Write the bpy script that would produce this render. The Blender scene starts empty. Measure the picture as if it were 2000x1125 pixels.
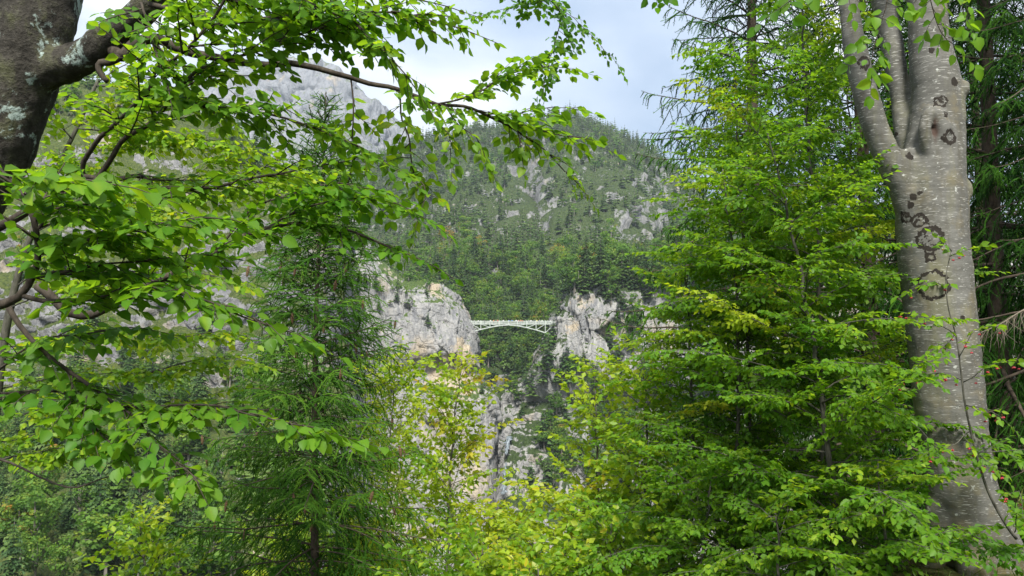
import bpy, math, random, time
import numpy as np
from mathutils import Vector, Matrix

T0 = time.time()
scene = bpy.context.scene
COL = scene.collection
RNG = np.random.default_rng(7)
random.seed(7)

# ------------------------------------------------------------------ camera
F = 1540.0                      # focal length in photo pixels (photo 2000 x 1125)
PITCH = math.radians(5.0)
CAM = np.array([0.0, 0.0, 1.65])
cam_data = bpy.data.cameras.new("camera")
cam = bpy.data.objects.new("camera", cam_data)
COL.objects.link(cam)
cam.location = CAM
cam.rotation_euler = (math.radians(90) + PITCH, 0, 0)
cam_data.sensor_fit = 'HORIZONTAL'
cam_data.angle = 2 * math.atan(1000.0 / F)
cam_data.clip_start = 0.05
cam_data.clip_end = 12000
scene.camera = cam
FWD = np.array([0, math.cos(PITCH), math.sin(PITCH)])
UPV = np.array([0, -math.sin(PITCH), math.cos(PITCH)])

def P(px, py, y):
    """world point that the photo shows at pixel (px, py), y metres north of the camera"""
    u = (px - 1000) / F
    v = (562.5 - py) / F
    d = FWD + np.array([u, 0, 0]) + v * UPV
    return CAM + d * (y / d[1])

def proj(p):
    q = np.atleast_2d(p) - CAM
    w = q @ FWD
    w = np.where(w < 0.05, 0.05, w)
    return 1000 + F * q[:, 0] / w, 562.5 - F * (q @ UPV) / w, w

# ------------------------------------------------------------------ sky, sun, exposure
SUN_ELEV, SUN_AZ = 50.0, 178.0     # azimuth clockwise from the view direction (+Y)
world = bpy.data.worlds.new("World")
scene.world = world
world.use_nodes = True
wn, wl = world.node_tree.nodes, world.node_tree.links
wn.clear()
w_out = wn.new("ShaderNodeOutputWorld")
w_bg = wn.new("ShaderNodeBackground")
w_bg.inputs["Strength"].default_value = 0.055
sky = wn.new("ShaderNodeTexSky")
sky.sky_type = 'NISHITA'
sky.sun_disc = False
sky.sun_elevation = math.radians(SUN_ELEV)
sky.sun_rotation = math.radians(SUN_AZ)
sky.dust_density = 2.5
w_tc = wn.new("ShaderNodeTexCoord")
w_map = wn.new("ShaderNodeMapping")
w_map.inputs["Scale"].default_value = (1.0, 1.0, 2.4)
w_map.inputs["Location"].default_value = (0.7, 2.6, 3.3)
w_noise = wn.new("ShaderNodeTexNoise")
w_noise.inputs["Scale"].default_value = 1.6
w_noise.inputs["Detail"].default_value = 5.0
w_noise.inputs["Roughness"].default_value = 0.5
w_noise.inputs["Distortion"].default_value = 0.3
w_ramp = wn.new("ShaderNodeValToRGB")
w_ramp.color_ramp.elements[0].position = 0.37
w_ramp.color_ramp.elements[0].color = (0.33, 0.44, 0.61, 1)
w_ramp.color_ramp.elements[1].position = 0.60
w_ramp.color_ramp.elements[1].color = (1.0, 1.0, 1.0, 1)
e = w_ramp.color_ramp.elements.new(0.5)
e.color = (0.56, 0.65, 0.79, 1)
w_mul = wn.new("ShaderNodeVectorMath")
w_mul.operation = 'SCALE'
w_mul.inputs["Scale"].default_value = 7.6
w_mix = wn.new("ShaderNodeMixRGB")
w_mix.inputs["Fac"].default_value = 0.85
wl.new(w_tc.outputs["Generated"], w_map.inputs["Vector"])
wl.new(w_map.outputs["Vector"], w_noise.inputs["Vector"])
wl.new(w_noise.outputs["Fac"], w_ramp.inputs["Fac"])
wl.new(w_ramp.outputs["Color"], w_mul.inputs[0])
wl.new(sky.outputs["Color"], w_mix.inputs["Color1"])
wl.new(w_mul.outputs["Vector"], w_mix.inputs["Color2"])
wl.new(w_mix.outputs["Color"], w_bg.inputs["Color"])
wl.new(w_bg.outputs["Background"], w_out.inputs["Surface"])

sun_data = bpy.data.lights.new("sun", 'SUN')
sun_data.energy = 2.4
sun_data.angle = math.radians(12)
sun_data.color = (1.0, 0.96, 0.88)
sun = bpy.data.objects.new("sun", sun_data)
COL.objects.link(sun)
el, az = math.radians(SUN_ELEV), math.radians(SUN_AZ)
to_sun = Vector((math.cos(el) * math.sin(az), math.cos(el) * math.cos(az), math.sin(el)))
sun.rotation_euler = to_sun.to_track_quat('Z', 'Y').to_euler()
sun.location = (0, 0, 60)

vs = scene.view_settings
vs.view_transform = 'Standard'
vs.look = 'None'
vs.exposure = 1.82
vs.gamma = 1.0
vs.use_curve_mapping = False
cy = scene.cycles
cy.max_bounces = 6
cy.diffuse_bounces = 3
cy.glossy_bounces = 2
cy.transmission_bounces = 4
cy.volume_bounces = 0
cy.transparent_max_bounces = 4
cy.use_adaptive_sampling = False
cy.use_denoising = True
cy.caustics_reflective = False
cy.caustics_refractive = False

# ------------------------------------------------------------------ numpy noise
def _hash(ix, iy, iz, seed):
    h = (ix.astype(np.int64) * 374761393 + iy.astype(np.int64) * 668265263 + iz.astype(np.int64) * 2147483647 + seed * 974711) & 0xFFFFFFFF
    h = ((h ^ (h >> 13)) * 1274126177) & 0xFFFFFFFF
    h = (h ^ (h >> 16)) & 0xFFFFFFFF
    return h / 4294967295.0 * 2 - 1

def vnoise(p, seed=0):
    p = np.asarray(p, float)
    i = np.floor(p).astype(np.int64)
    f = p - i
    f = f * f * (3 - 2 * f)
    out = np.zeros(len(p))
    for dx in (0, 1):
        for dy in (0, 1):
            for dz in (0, 1):
                w = (f[:, 0] if dx else 1 - f[:, 0]) * (f[:, 1] if dy else 1 - f[:, 1]) * (f[:, 2] if dz else 1 - f[:, 2])
                out += w * _hash(i[:, 0] + dx, i[:, 1] + dy, i[:, 2] + dz, seed)
    return out

def fbm(p, octaves=4, seed=0, gain=0.5, ridged=False):
    p = np.asarray(p, float)
    a, s, out = 1.0, 1.0, np.zeros(len(p))
    for k in range(octaves):
        n = vnoise(p * s + 17.3 * k, seed + k)
        out += a * ((1 - 2 * np.abs(n)) if ridged else n)
        a *= gain
        s *= 2.03
    return out

def unit(v):
    v = np.asarray(v, float)
    n = np.linalg.norm(v, axis=-1, keepdims=True)
    return v / np.where(n < 1e-9, 1, n)

# ------------------------------------------------------------------ mesh helpers
def make_mesh(name, verts, tris=None, quads=None, mats=(), tint=None, smooth=False, tri_mat=None, quad_mat=None):
    me = bpy.data.meshes.new(name)
    verts = np.asarray(verts, np.float32)
    tris = np.zeros((0, 3), np.int32) if tris is None or len(tris) == 0 else np.asarray(tris, np.int32)
    quads = np.zeros((0, 4), np.int32) if quads is None or len(quads) == 0 else np.asarray(quads, np.int32)
    nt, nq = len(tris), len(quads)
    me.vertices.add(len(verts))
    me.vertices.foreach_set("co", verts.ravel())
    me.loops.add(nt * 3 + nq * 4)
    me.loops.foreach_set("vertex_index", np.concatenate([tris.ravel(), quads.ravel()]).astype(np.int32))
    me.polygons.add(nt + nq)
    start = np.concatenate([np.arange(nt) * 3, nt * 3 + np.arange(nq) * 4]).astype(np.int32)
    me.polygons.foreach_set("loop_start", start)
    if tri_mat is not None or quad_mat is not None:
        a = np.zeros(nt, np.int32) if tri_mat is None else np.broadcast_to(np.asarray(tri_mat, np.int32), (nt,))
        b = np.zeros(nq, np.int32) if quad_mat is None else np.broadcast_to(np.asarray(quad_mat, np.int32), (nq,))
        me.polygons.foreach_set("material_index", np.concatenate([a, b]).astype(np.int32))
    for m in mats:
        me.materials.append(m)
    me.update(calc_edges=True)
    me.polygons.foreach_set("use_smooth", np.full(nt + nq, bool(smooth)))
    if tint is not None:
        at = me.attributes.new("tint", 'FLOAT', 'POINT')
        at.data.foreach_set("value", np.asarray(tint, np.float32))
    return me

def link(name, me, parent=None):
    o = bpy.data.objects.new(name, me)
    COL.objects.link(o)
    if parent is not None:
        o.parent = parent
    return o

def tag(o, label=None, cat=None, group=None, kind=None):
    if label: o["label"] = label
    if cat: o["category"] = cat
    if group: o["group"] = group
    if kind: o["kind"] = kind
    return o

def thing(name, label, cat, group=None):
    return tag(link(name, None), label, cat, group)

def tube_arrays(paths, sides=6, cap=True):
    """paths: list of (pts (n,3), radii (n)) -> verts, quads, tris"""
    V, Q, Tt = [], [], []
    off = 0
    ang = np.arange(sides) * 2 * math.pi / sides
    ca, sa = np.cos(ang), np.sin(ang)
    for pts, rad in paths:
        pts = np.asarray(pts, float)
        n = len(pts)
        rad = np.broadcast_to(np.asarray(rad, float), (n,))
        tan = np.empty_like(pts)
        tan[1:-1] = pts[2:] - pts[:-2]
        tan[0] = pts[1] - pts[0]
        tan[-1] = pts[-1] - pts[-2]
        tan = unit(tan)
        ref = np.array([0, 0, 1.0]) if abs(tan[0, 2]) < 0.9 else np.array([1.0, 0, 0])
        nrm = np.empty_like(pts)
        cur = ref - tan[0] * (ref @ tan[0])
        for k in range(n):
            cur = cur - tan[k] * (cur @ tan[k])
            cur = cur / max(1e-9, math.sqrt(cur @ cur))
            nrm[k] = cur
        bi = np.cross(tan, nrm)
        ring = pts[:, None, :] + rad[:, None, None] * (nrm[:, None, :] * ca[None, :, None] + bi[:, None, :] * sa[None, :, None])
        V.append(ring.reshape(-1, 3))
        i = np.arange(n - 1)[:, None] * sides
        j = np.arange(sides)[None, :]
        jn = (j + 1) % sides
        Q.append(np.stack([off + i + j, off + i + jn, off + i + sides + jn, off + i + sides + j], -1).reshape(-1, 4))
        if cap:
            for base, order in ((0, 1), ((n - 1) * sides, -1)):
                ids = [off + base + k for k in range(sides)][::-order]
                for k in range(1, sides - 1):
                    Tt.append((ids[0], ids[k], ids[k + 1]))
        off += n * sides
    if not V:
        return np.zeros((0, 3)), np.zeros((0, 4), int), np.zeros((0, 3), int)
    return np.concatenate(V), np.concatenate(Q), np.array(Tt, int).reshape(-1, 3)

def tube_mesh(name, paths, sides, mats, smooth=True):
    v, q, t = tube_arrays(paths, sides)
    return make_mesh(name, v, t, q, mats, smooth=smooth)

def resample(pts, step):
    pts = np.asarray(pts, float)
    # catmull-rom through control points, then even spacing
    ext = np.vstack([2 * pts[0] - pts[1], pts, 2 * pts[-1] - pts[-2]])
    out = []
    for k in range(len(pts) - 1):
        a, b, c, d = ext[k:k + 4]
        t = np.linspace(0, 1, 9)[:-1, None]
        out.append(0.5 * ((2 * b) + (-a + c) * t + (2 * a - 5 * b + 4 * c - d) * t ** 2 + (-a + 3 * b - 3 * c + d) * t ** 3))
    out.append(pts[-1:])
    c = np.vstack(out)
    s = np.concatenate([[0], np.cumsum(np.linalg.norm(np.diff(c, axis=0), axis=1))])
    n = max(2, int(round(s[-1] / step)) + 1)
    ss = np.linspace(0, s[-1], n)
    return np.stack([np.interp(ss, s, c[:, k]) for k in range(3)], 1)

# ------------------------------------------------------------------ materials
class NT:
    def __init__(self, name):
        self.m = bpy.data.materials.new(name)
        self.m.use_nodes = True
        self.t = self.m.node_tree
        self.t.nodes.clear()
        self.out = self.t.nodes.new("ShaderNodeOutputMaterial")
    def n(self, typ, **kw):
        nd = self.t.nodes.new("ShaderNode" + typ)
        for k, v in kw.items():
            if hasattr(nd, k) and k not in nd.inputs:
                setattr(nd, k, v)
            else:
                nd.inputs[k].default_value = v
        return nd
    def l(self, a, b):
        self.t.links.new(a, b)
    def ramp(self, fac, stops, interp='LINEAR'):
        r = self.n("ValToRGB")
        cr = r.color_ramp
        cr.interpolation = interp
        while len(cr.elements) < len(stops):
            cr.elements.new(0.5)
        for el_, (p, c) in zip(cr.elements, stops):
            el_.position = p
            el_.color = (*c, 1) if len(c) == 3 else c
        self.l(fac, r.inputs["Fac"])
        return r.outputs["Color"]
    def math(self, op, a, b=None, c=None, clamp=False):
        nd = self.n("Math", operation=op)
        nd.use_clamp = clamp
        for k, x in enumerate((a, b, c)):
            if x is None: continue
            if isinstance(x, (int, float)): nd.inputs[k].default_value = x
            else: self.l(x, nd.inputs[k])
        return nd.outputs[0]
    def mix(self, fac, a, b, blend='MIX'):
        nd = self.n("MixRGB", blend_type=blend)
        for s, x in (("Fac", fac), ("Color1", a), ("Color2", b)):
            if isinstance(x, (int, float)): nd.inputs[s].default_value = x
            elif isinstance(x, tuple): nd.inputs[s].default_value = (*x, 1) if len(x) == 3 else x
            else: self.l(x, nd.inputs[s])
        return nd.outputs["Color"]
    def noise(self, vec, scale, detail=4, rough=0.55, dist=0.0):
        nd = self.n("TexNoise", Scale=scale, Detail=detail, Roughness=rough, Distortion=dist)
        if vec is not None: self.l(vec, nd.inputs["Vector"])
        return nd.outputs["Fac"]
    def mapping(self, vec, scale=(1, 1, 1), rot=(0, 0, 0), loc=(0, 0, 0)):
        nd = self.n("Mapping")
        nd.inputs["Scale"].default_value = scale
        nd.inputs["Rotation"].default_value = rot
        nd.inputs["Location"].default_value = loc
        self.l(vec, nd.inputs["Vector"])
        return nd.outputs["Vector"]
    def pos(self):
        return self.n("NewGeometry").outputs["Position"]
    def bump(self, h, strength=0.4, dist=0.02):
        nd = self.n("Bump", Strength=strength, Distance=dist)
        self.l(h, nd.inputs["Height"])
        return nd.outputs["Normal"]
    def principled(self, color, rough=0.8, spec=0.3, normal=None, metallic=0.0):
        b = self.n("BsdfPrincipled", Roughness=rough, Metallic=metallic)
        b.inputs["Specular IOR Level"].default_value = spec
        if isinstance(color, tuple): b.inputs["Base Color"].default_value = (*color, 1)
        else: self.l(color, b.inputs["Base Color"])
        if normal is not None: self.l(normal, b.inputs["Normal"])
        return b
    def done(self, shader):
        self.l(shader.outputs[0], self.out.inputs["Surface"])
        return self.m

def leaf_material(name, stops, tstops, trans=0.42, rough=0.42, spec=0.35, vary=0.35, blot=0.5):
    """tint attribute -> leaf colour; light also passes through the blade"""
    k = NT(name)
    at = k.n("Attribute", attribute_name="tint").outputs["Fac"]
    isl = k.n("NewGeometry").outputs["Random Per Island"]
    oi = k.n("ObjectInfo").outputs["Random"]
    r = k.math('FRACT', k.math('ADD', isl, oi))
    col = k.ramp(at, stops)
    tcol = k.ramp(at, tstops)
    bl = k.noise(k.pos(), 55, 3, .6)
    col = k.mix(k.ramp(bl, [(.66, (0, 0, 0)), (.72, (blot, blot, blot))]), col, (.16, .10, .03))
    v = k.math('MULTIPLY_ADD', r, vary, 1 - vary / 2)
    hs = k.n("HueSaturation"); k.l(v, hs.inputs["Value"]); k.l(col, hs.inputs["Color"])
    b = k.principled(hs.outputs["Color"], rough, spec)
    tr = k.n("BsdfTranslucent"); k.l(tcol, tr.inputs["Color"])
    mx = k.n("MixShader", Fac=trans)
    k.l(b.outputs[0], mx.inputs[1]); k.l(tr.outputs[0], mx.inputs[2])
    return k.done(mx)

GREEN = [(0.0, (0.022, 0.078, 0.006)), (0.35, (0.048, 0.140, 0.009)), (0.7, (0.105, 0.215, 0.013)), (0.88, (0.22, 0.31, 0.017)), (0.95, (0.33, 0.35, 0.022)), (1.0, (0.38, 0.24, 0.02))]
TGREEN = [(0.0, (0.08, 0.24, 0.008)), (0.35, (0.17, 0.40, 0.012)), (0.7, (0.34, 0.56, 0.016)), (0.88, (0.58, 0.74, 0.02)), (0.95, (0.72, 0.72, 0.03)), (1.0, (0.7, 0.40, 0.03))]
M_BEECH = leaf_material("beech_leaf_green", GREEN, TGREEN, 0.45, 0.5, 0.22)
M_MAPLE = leaf_material("young_tree_leaf_green", GREEN, TGREEN, 0.45, 0.45, 0.3)
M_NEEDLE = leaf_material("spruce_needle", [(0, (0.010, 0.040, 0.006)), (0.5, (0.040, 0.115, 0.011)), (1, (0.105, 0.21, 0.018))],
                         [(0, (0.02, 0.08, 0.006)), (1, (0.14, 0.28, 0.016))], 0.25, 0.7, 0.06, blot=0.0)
M_FARCON = leaf_material("far_conifer_needles", [(0, (0.020, 0.052, 0.018)), (0.5, (0.052, 0.105, 0.030)), (1, (0.12, 0.185, 0.045))],
                         [(0, (0.04, 0.11, 0.03)), (1, (0.16, 0.27, 0.05))], 0.3, 0.6, 0.2)
M_FARBRD = leaf_material("far_broadleaf_foliage", [(0, (0.042, 0.105, 0.018)), (0.5, (0.095, 0.185, 0.026)), (0.85, (0.17, 0.24, 0.03)), (1, (0.30, 0.17, 0.03))],
                         [(0, (0.08, 0.22, 0.02)), (0.6, (0.22, 0.40, 0.03)), (1, (0.45, 0.28, 0.04))], 0.42, 0.6, 0.2)
M_GRASS = leaf_material("grass_blade", [(0, (0.03, 0.07, 0.012)), (0.6, (0.08, 0.13, 0.02)), (1, (0.20, 0.17, 0.06))],
                        [(0, (0.05, 0.13, 0.01)), (1, (0.25, 0.26, 0.05))], 0.35, 0.5, 0.25)

def bark_simple(name, c1, c2, scale=30, bump=0.5):
    k = NT(name)
    p = k.pos()
    n1 = k.noise(k.mapping(p, (1, 1, 0.35)), scale, 5, 0.65)
    n2 = k.noise(p, scale * 0.2, 3)
    c = k.ramp(k.math('ADD', k.math('MULTIPLY', n1, 0.6), k.math('MULTIPLY', n2, 0.4)), [(0.35, c1), (0.65, c2)])
    return k.done(k.principled(c, 0.85, 0.2, k.bump(n1, bump, 0.01)))
M_TWIG = bark_simple("beech_twig_bark", (0.018, 0.014, 0.010), (0.075, 0.062, 0.048), 60)
M_SBARK = bark_simple("spruce_bark", (0.030, 0.022, 0.016), (0.105, 0.085, 0.062), 45)
M_STEM = bark_simple("sapling_bark", (0.030, 0.030, 0.022), (0.11, 0.105, 0.085), 40)
M_FBARK = bark_simple("far_tree_bark", (0.10, 0.085, 0.07), (0.26, 0.24, 0.21), 3, 0.2)
M_DEAD = bark_simple("dead_twig_bark", (0.10, 0.085, 0.06), (0.22, 0.19, 0.15), 60)

def rock_material(name, light=(0.40, 0.39, 0.37), mid=(0.30, 0.30, 0.295), dark=(0.15, 0.155, 0.165), warm=(0.46, 0.38, 0.27),
                  grass=(0.085, 0.125, 0.03), scale=1.0, grass_amt=0.5, warm_amt=0.5, green2=(0.04, 0.07, 0.02), spots=(), crackk=0.3):
    """limestone: pale blocks, vertical water streaks, dark cracks, warm fresh faces; turf where the face lies back"""
    k = NT(name)
    g = k.n("NewGeometry")
    p = g.outputs["Position"]
    s = scale
    big = k.noise(p, 0.045 * s, 4, 0.6)
    strk = k.noise(k.mapping(p, (1, 1, 0.16)), 0.55 * s, 5, 0.7, 0.4)
    fine = k.noise(p, 1.1 * s, 6, 0.7)
    vo = k.n("TexVoronoi", feature='DISTANCE_TO_EDGE', Scale=0.16 * s)
    k.l(k.n("VectorMath", operation='ADD').outputs[0], vo.inputs["Vector"])
    add = vo.inputs["Vector"].links[0].from_node
    nz = k.n("TexNoise", Scale=0.12 * s, Detail=4.0)
    k.l(p, nz.inputs["Vector"])
    sc = k.n("VectorMath", operation='SCALE', Scale=7.0 / s)
    k.l(nz.outputs["Color"], sc.inputs[0])
    k.l(k.mapping(p, (1, 1, 0.8), (0.3, 0.2, 0)), add.inputs[0]); k.l(sc.outputs[0], add.inputs[1])
    crack = k.ramp(vo.outputs["Distance"], [(0.0, (0.12, 0.12, 0.12)), (0.05, (1, 1, 1))])
    c = k.ramp(k.math('ADD', k.math('MULTIPLY', strk, 0.65), k.math('MULTIPLY', fine, 0.35)),
               [(0.34, dark), (0.45, mid), (0.56, light)])
    wmask = k.ramp(big, [(0.60 - 0.16 * warm_amt, (0, 0, 0)), (0.70 - 0.10 * warm_amt, (1, 1, 1))])
    c = k.mix(k.math('MULTIPLY', wmask, 0.8), c, k.mix(fine, (warm[0] * 0.72, warm[1] * 0.72, warm[2] * 0.72), warm))
    for (sx, sy, sd, sr) in spots:      # fresh, warm-coloured break faces
        vd = k.n("VectorMath", operation='DISTANCE'); k.l(p, vd.inputs[0]); vd.inputs[1].default_value = P(sx, sy, sd)
        dist = k.math('ADD', vd.outputs["Value"], k.math('MULTIPLY', k.math('SUBTRACT', k.noise(p, .3 * s, 4, .6), .5), sr * 1.6))
        sm = k.ramp(k.math('DIVIDE', dist, sr), [(.75, (1, 1, 1)), (1.0, (0, 0, 0))])
        c = k.mix(k.math('MULTIPLY', sm, .85), c, k.mix(fine, (warm[0] * .8, warm[1] * .8, warm[2] * .8), (warm[0] * 1.1, warm[1] * 1.1, warm[2] * 1.1)))
    # long dark water streaks
    wet = k.noise(k.mapping(p, (1, 1, .05)), .35 * s, 4, .6)
    c = k.mix(k.ramp(wet, [(.54, (0, 0, 0)), (.66, (.6, .6, .6))]), c, (.15, .155, .17))
    c = k.mix(k.math('MULTIPLY', k.math('SUBTRACT', 1.0, crack), crackk), c, (0.06, 0.06, 0.055))
    # turf on ledges: normal pointing up, broken by noise
    nz2 = k.math('ADD', k.math('MULTIPLY', k.noise(p, 0.16 * s, 5, 0.65), .6), k.math('MULTIPLY', k.noise(k.mapping(p, (1, 1, .5)), .7 * s, 4, .7), .4))
    sep = k.n("SeparateXYZ"); k.l(g.outputs["Normal"], sep.inputs[0])
    up = k.math('ADD', sep.outputs["Z"], k.math('MULTIPLY', k.math('SUBTRACT', nz2, 0.5), 2.4))
    gm = k.ramp(up, [(0.80 - 0.6 * grass_amt, (0, 0, 0)), (0.92 - 0.6 * grass_amt, (1, 1, 1))])
    gcol = k.mix(k.ramp(fine, [(0.4, (0, 0, 0)), (0.6, (1, 1, 1))]), green2, grass)
    c = k.mix(gm, c, gcol)
    h = k.math('ADD', k.math('MULTIPLY', fine, 0.8), k.math('ADD', strk, k.math('MULTIPLY', crack, 0.35)))
    return k.done(k.principled(c, 0.92, 0.15, k.bump(h, 0.75, 1.1 / s)))

M_CLIFF = rock_material("limestone_gorge_rock", light=(.31, .305, .295), mid=(.225, .225, .225), grass_amt=0.36, warm_amt=0.35, spots=((885, 735, 317, 13), (852, 568, 320, 5), (900, 680, 318, 5)), crackk=.2)
M_CLIFF_R = rock_material("limestone_wooded_rock", light=(.32, .315, .30), mid=(.23, .23, .228), grass_amt=0.66, warm_amt=0.2, grass=(0.045, 0.07, 0.02), green2=(.02, .035, .012), spots=((1146, 600, 328, 7), (1128, 640, 328, 7), (1125, 722, 324, 3)), crackk=.25)
M_HILL = rock_material("grassy_limestone_slope", light=(0.235, 0.235, 0.235), mid=(0.165, 0.165, 0.17), grass_amt=0.90, warm_amt=0.35, grass=(0.085, 0.105, 0.028), green2=(0.035, 0.055, 0.016), scale=1.4)
M_MOUNT = rock_material("mountain_forest_ground", light=(0.24, 0.24, 0.235), mid=(0.16, 0.16, 0.16), grass=(0.058, 0.082, 0.025), green2=(0.025, 0.042, 0.015), grass_amt=0.66, warm_amt=0.0, scale=0.6, crackk=.1)
M_PEAK = rock_material("bare_limestone_peak", light=(0.235, 0.24, 0.255), mid=(0.175, 0.185, 0.205), dark=(0.09, 0.10, 0.115), grass=(0.16, 0.17, 0.10), grass_amt=0.12, warm_amt=0.0, scale=0.28)

def ground_material():
    k = NT("forest_floor")
    p = k.pos()
    a = k.noise(p, 2.2, 6, 0.65)
    b = k.noise(p, 25, 4, 0.6)
    c = k.ramp(a, [(0.35, (0.030, 0.024, 0.014)), (0.5, (0.045, 0.055, 0.018)), (0.65, (0.055, 0.085, 0.022))])
    c = k.mix(k.ramp(b, [(0.45, (0, 0, 0)), (0.65, (0.7, 0.7, 0.7))]), c, (0.09, 0.065, 0.03))
    return k.done(k.principled(c, 0.95, 0.1, k.bump(k.math('ADD', a, b), 0.8, 0.05)))
M_GROUND = ground_material()

# ------------------------------------------------------------------ terrain lofts
def cr(A, n):
    """catmull-rom along axis 0 of control array A to n samples"""
    R = A.shape[0]
    t = np.linspace(0, R - 1, n)
    i = np.minimum(t.astype(int), R - 2)
    f = (t - i)[:, None, None]
    g = lambda k: A[np.clip(i + k, 0, R - 1)]
    a, b, c, d = g(-1), g(0), g(1), g(2)
    m1, m2 = (c - a) * 0.4, (d - b) * 0.4
    return (2 * f ** 3 - 3 * f ** 2 + 1) * b + (f ** 3 - 2 * f ** 2 + f) * m1 + (-2 * f ** 3 + 3 * f ** 2) * c + (f ** 3 - f ** 2) * m2

def loft(rows, nu, nv):
    A = np.array([[P(*p) for p in r] for r in rows])
    B = cr(A, nv)
    return cr(B.transpose(1, 0, 2), nu).transpose(1, 0, 2)      # (nv, nu, 3)

def grid_normals(G):
    du = np.gradient(G, axis=1)
    dv = np.gradient(G, axis=0)
    n = unit(np.cross(du, dv))
    flip = np.sign(np.mean(np.sum(n * (CAM - G), -1)))
    return n * flip

def grid_object(name, G, mat, label, cat=None, smooth=True):
    nv, nu, _ = G.shape
    i = np.arange(nv - 1)[:, None] * nu + np.arange(nu - 1)[None, :]
    q = np.stack([i, i + 1, i + nu + 1, i + nu], -1).reshape(-1, 4)
    me = make_mesh(name, G.reshape(-1, 3), None, q, [mat], smooth=smooth)
    o = link(name, me)
    # make the faces look at the viewer's side
    if np.mean(np.sum(np.cross(np.gradient(G, axis=1), np.gradient(G, axis=0)) * (CAM - G), -1)) < 0:
        me.flip_normals()
    return tag(o, label, cat, kind="structure")

def displace(G, amp, scale, octaves=5, seed=1, ridged=False, aniso=(1, 1, 1), gain=0.5):
    n = grid_normals(G)
    d = fbm(G.reshape(-1, 3) * np.array(aniso) / scale, octaves, seed, gain, ridged).reshape(G.shape[:2])
    return G + n * d[..., None] * amp

def terrace(G, amp, scale, seed, tilt=(0.25, 0.1, 1.0)):
    """bedding: blocky steps across the strata"""
    n = grid_normals(G)
    q = G.reshape(-1, 3)
    h = (q @ np.array(tilt)) / scale + 1.7 * fbm(q / (scale * 2.2), 4, seed)
    st = np.abs((h % 1.0) - 0.5) * 2
    st = np.clip((st - 0.25) * 3, 0, 1) * np.clip(0.5 + fbm(q / (scale * 1.5), 3, seed + 9), 0, 1.2)
    return G + n * (st.reshape(G.shape[:2])[..., None] - 0.5) * amp

def facets(G, amp, scale, seed, aniso=(1, 1, 1), tilt=0.6):
    """broken rock: every cell of a random cell pattern is its own tilted plane"""
    nrm = grid_normals(G)
    q = G.reshape(-1, 3) * np.array(aniso) / scale
    q = q + 0.35 * np.stack([vnoise(q * 1.3, seed + 50), vnoise(q * 1.3, seed + 51), vnoise(q * 1.3, seed + 52)], 1)
    i = np.floor(q).astype(np.int64)
    best = np.full(len(q), 1e9); val = np.zeros(len(q))
    for dx in (-1, 0, 1):
        for dy in (-1, 0, 1):
            for dz in (-1, 0, 1):
                c = i + np.array([dx, dy, dz])
                h = [_hash(c[:, 0], c[:, 1], c[:, 2], seed + k) for k in range(7)]
                f = c + 0.5 + 0.45 * np.stack(h[:3], 1)
                d = q - f
                dist = np.sum(d * d, 1)
                v = h[3] + tilt * (d[:, 0] * h[4] + d[:, 1] * h[5] + d[:, 2] * (h[6] - .5)) * 2
                m = dist < best
                best[m] = dist[m]; val[m] = v[m]
    return G + nrm * (val * amp).reshape(G.shape[:2])[..., None]

# bare limestone peak, far behind
cols = [150, 300, 400, 520, 590, 640, 700, 740, 780, 820, 900]
ridge = [230, 205, 190, 168, 156, 163, 200, 238, 280, 325, 380]
rows = [[(c, r + 60, 2200) for c, r in zip(cols, ridge)],
        [(c, r, 1900) for c, r in zip(cols, ridge)],
        [(c, r + 45, 1820) for c, r in zip(cols, ridge)],
        [(c, r + 120, 1700) for c, r in zip(cols, ridge)],
        [(c, 480, 1350) for c in cols]]
G = loft(rows, 200, 125)
G = displace(G, 32, 180, 5, 3, True, (1, 1, 0.4))
G = facets(G, 7, 38, 5, (1, 1, .45))
G = displace(G, 3, 16, 2, 6, True, (1, 1, .4))
grid_object("mountain_peak", G, M_PEAK, "bare grey limestone peak behind the forested ridge, upper left")

# forested mountain behind the bridge
cols = [480, 640, 740, 850, 950, 1050, 1110, 1200, 1260, 1310, 1380, 1460, 1600, 2300]
ridge = [390, 352, 342, 302, 282, 270, 256, 286, 330, 368, 412, 435, 455, 470]
fr = [0, .26, .48, .64, .82, 1]
dd = [395, 445, 545, 655, 795, 950]
rows = [[(c, 720 + (r - 720) * f, d) for c, r in zip(cols, ridge)] for f, d in zip(fr, dd)]
rows.append([(c, r + 25, 1080) for c, r in zip(cols, ridge)])
G = loft(rows, 290, 235)
px, py, _ = proj(G.reshape(-1, 3))
gl = np.interp(py, [250, 290, 400, 480, 530, 560], [1015, 1022, 1045, 1075, 1095, 1110])
gd = np.exp(-((px - gl) / 26) ** 2) * np.interp(py, [262, 300, 400, 530, 570], [0, 14, 26, 20, 0])
spur = np.exp(-((px - 1215) / 60) ** 2) * np.interp(py, [330, 360, 430, 500], [0, 14, 14, 0])
n = grid_normals(G)
G = G + n * (spur - gd).reshape(G.shape[:2])[..., None]
G = displace(G, 13, 110, 5, 11, True, (1.2, 1, 0.5))
G = facets(G, 3.0, 15, 13, (1, 1, .6))
G = displace(G, 1.2, 7, 2, 14, True)
G_MOUNT = G
grid_object("mountain", G, M_MOUNT, "steep forested mountainside with rocky gully rising behind the bridge")

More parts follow.
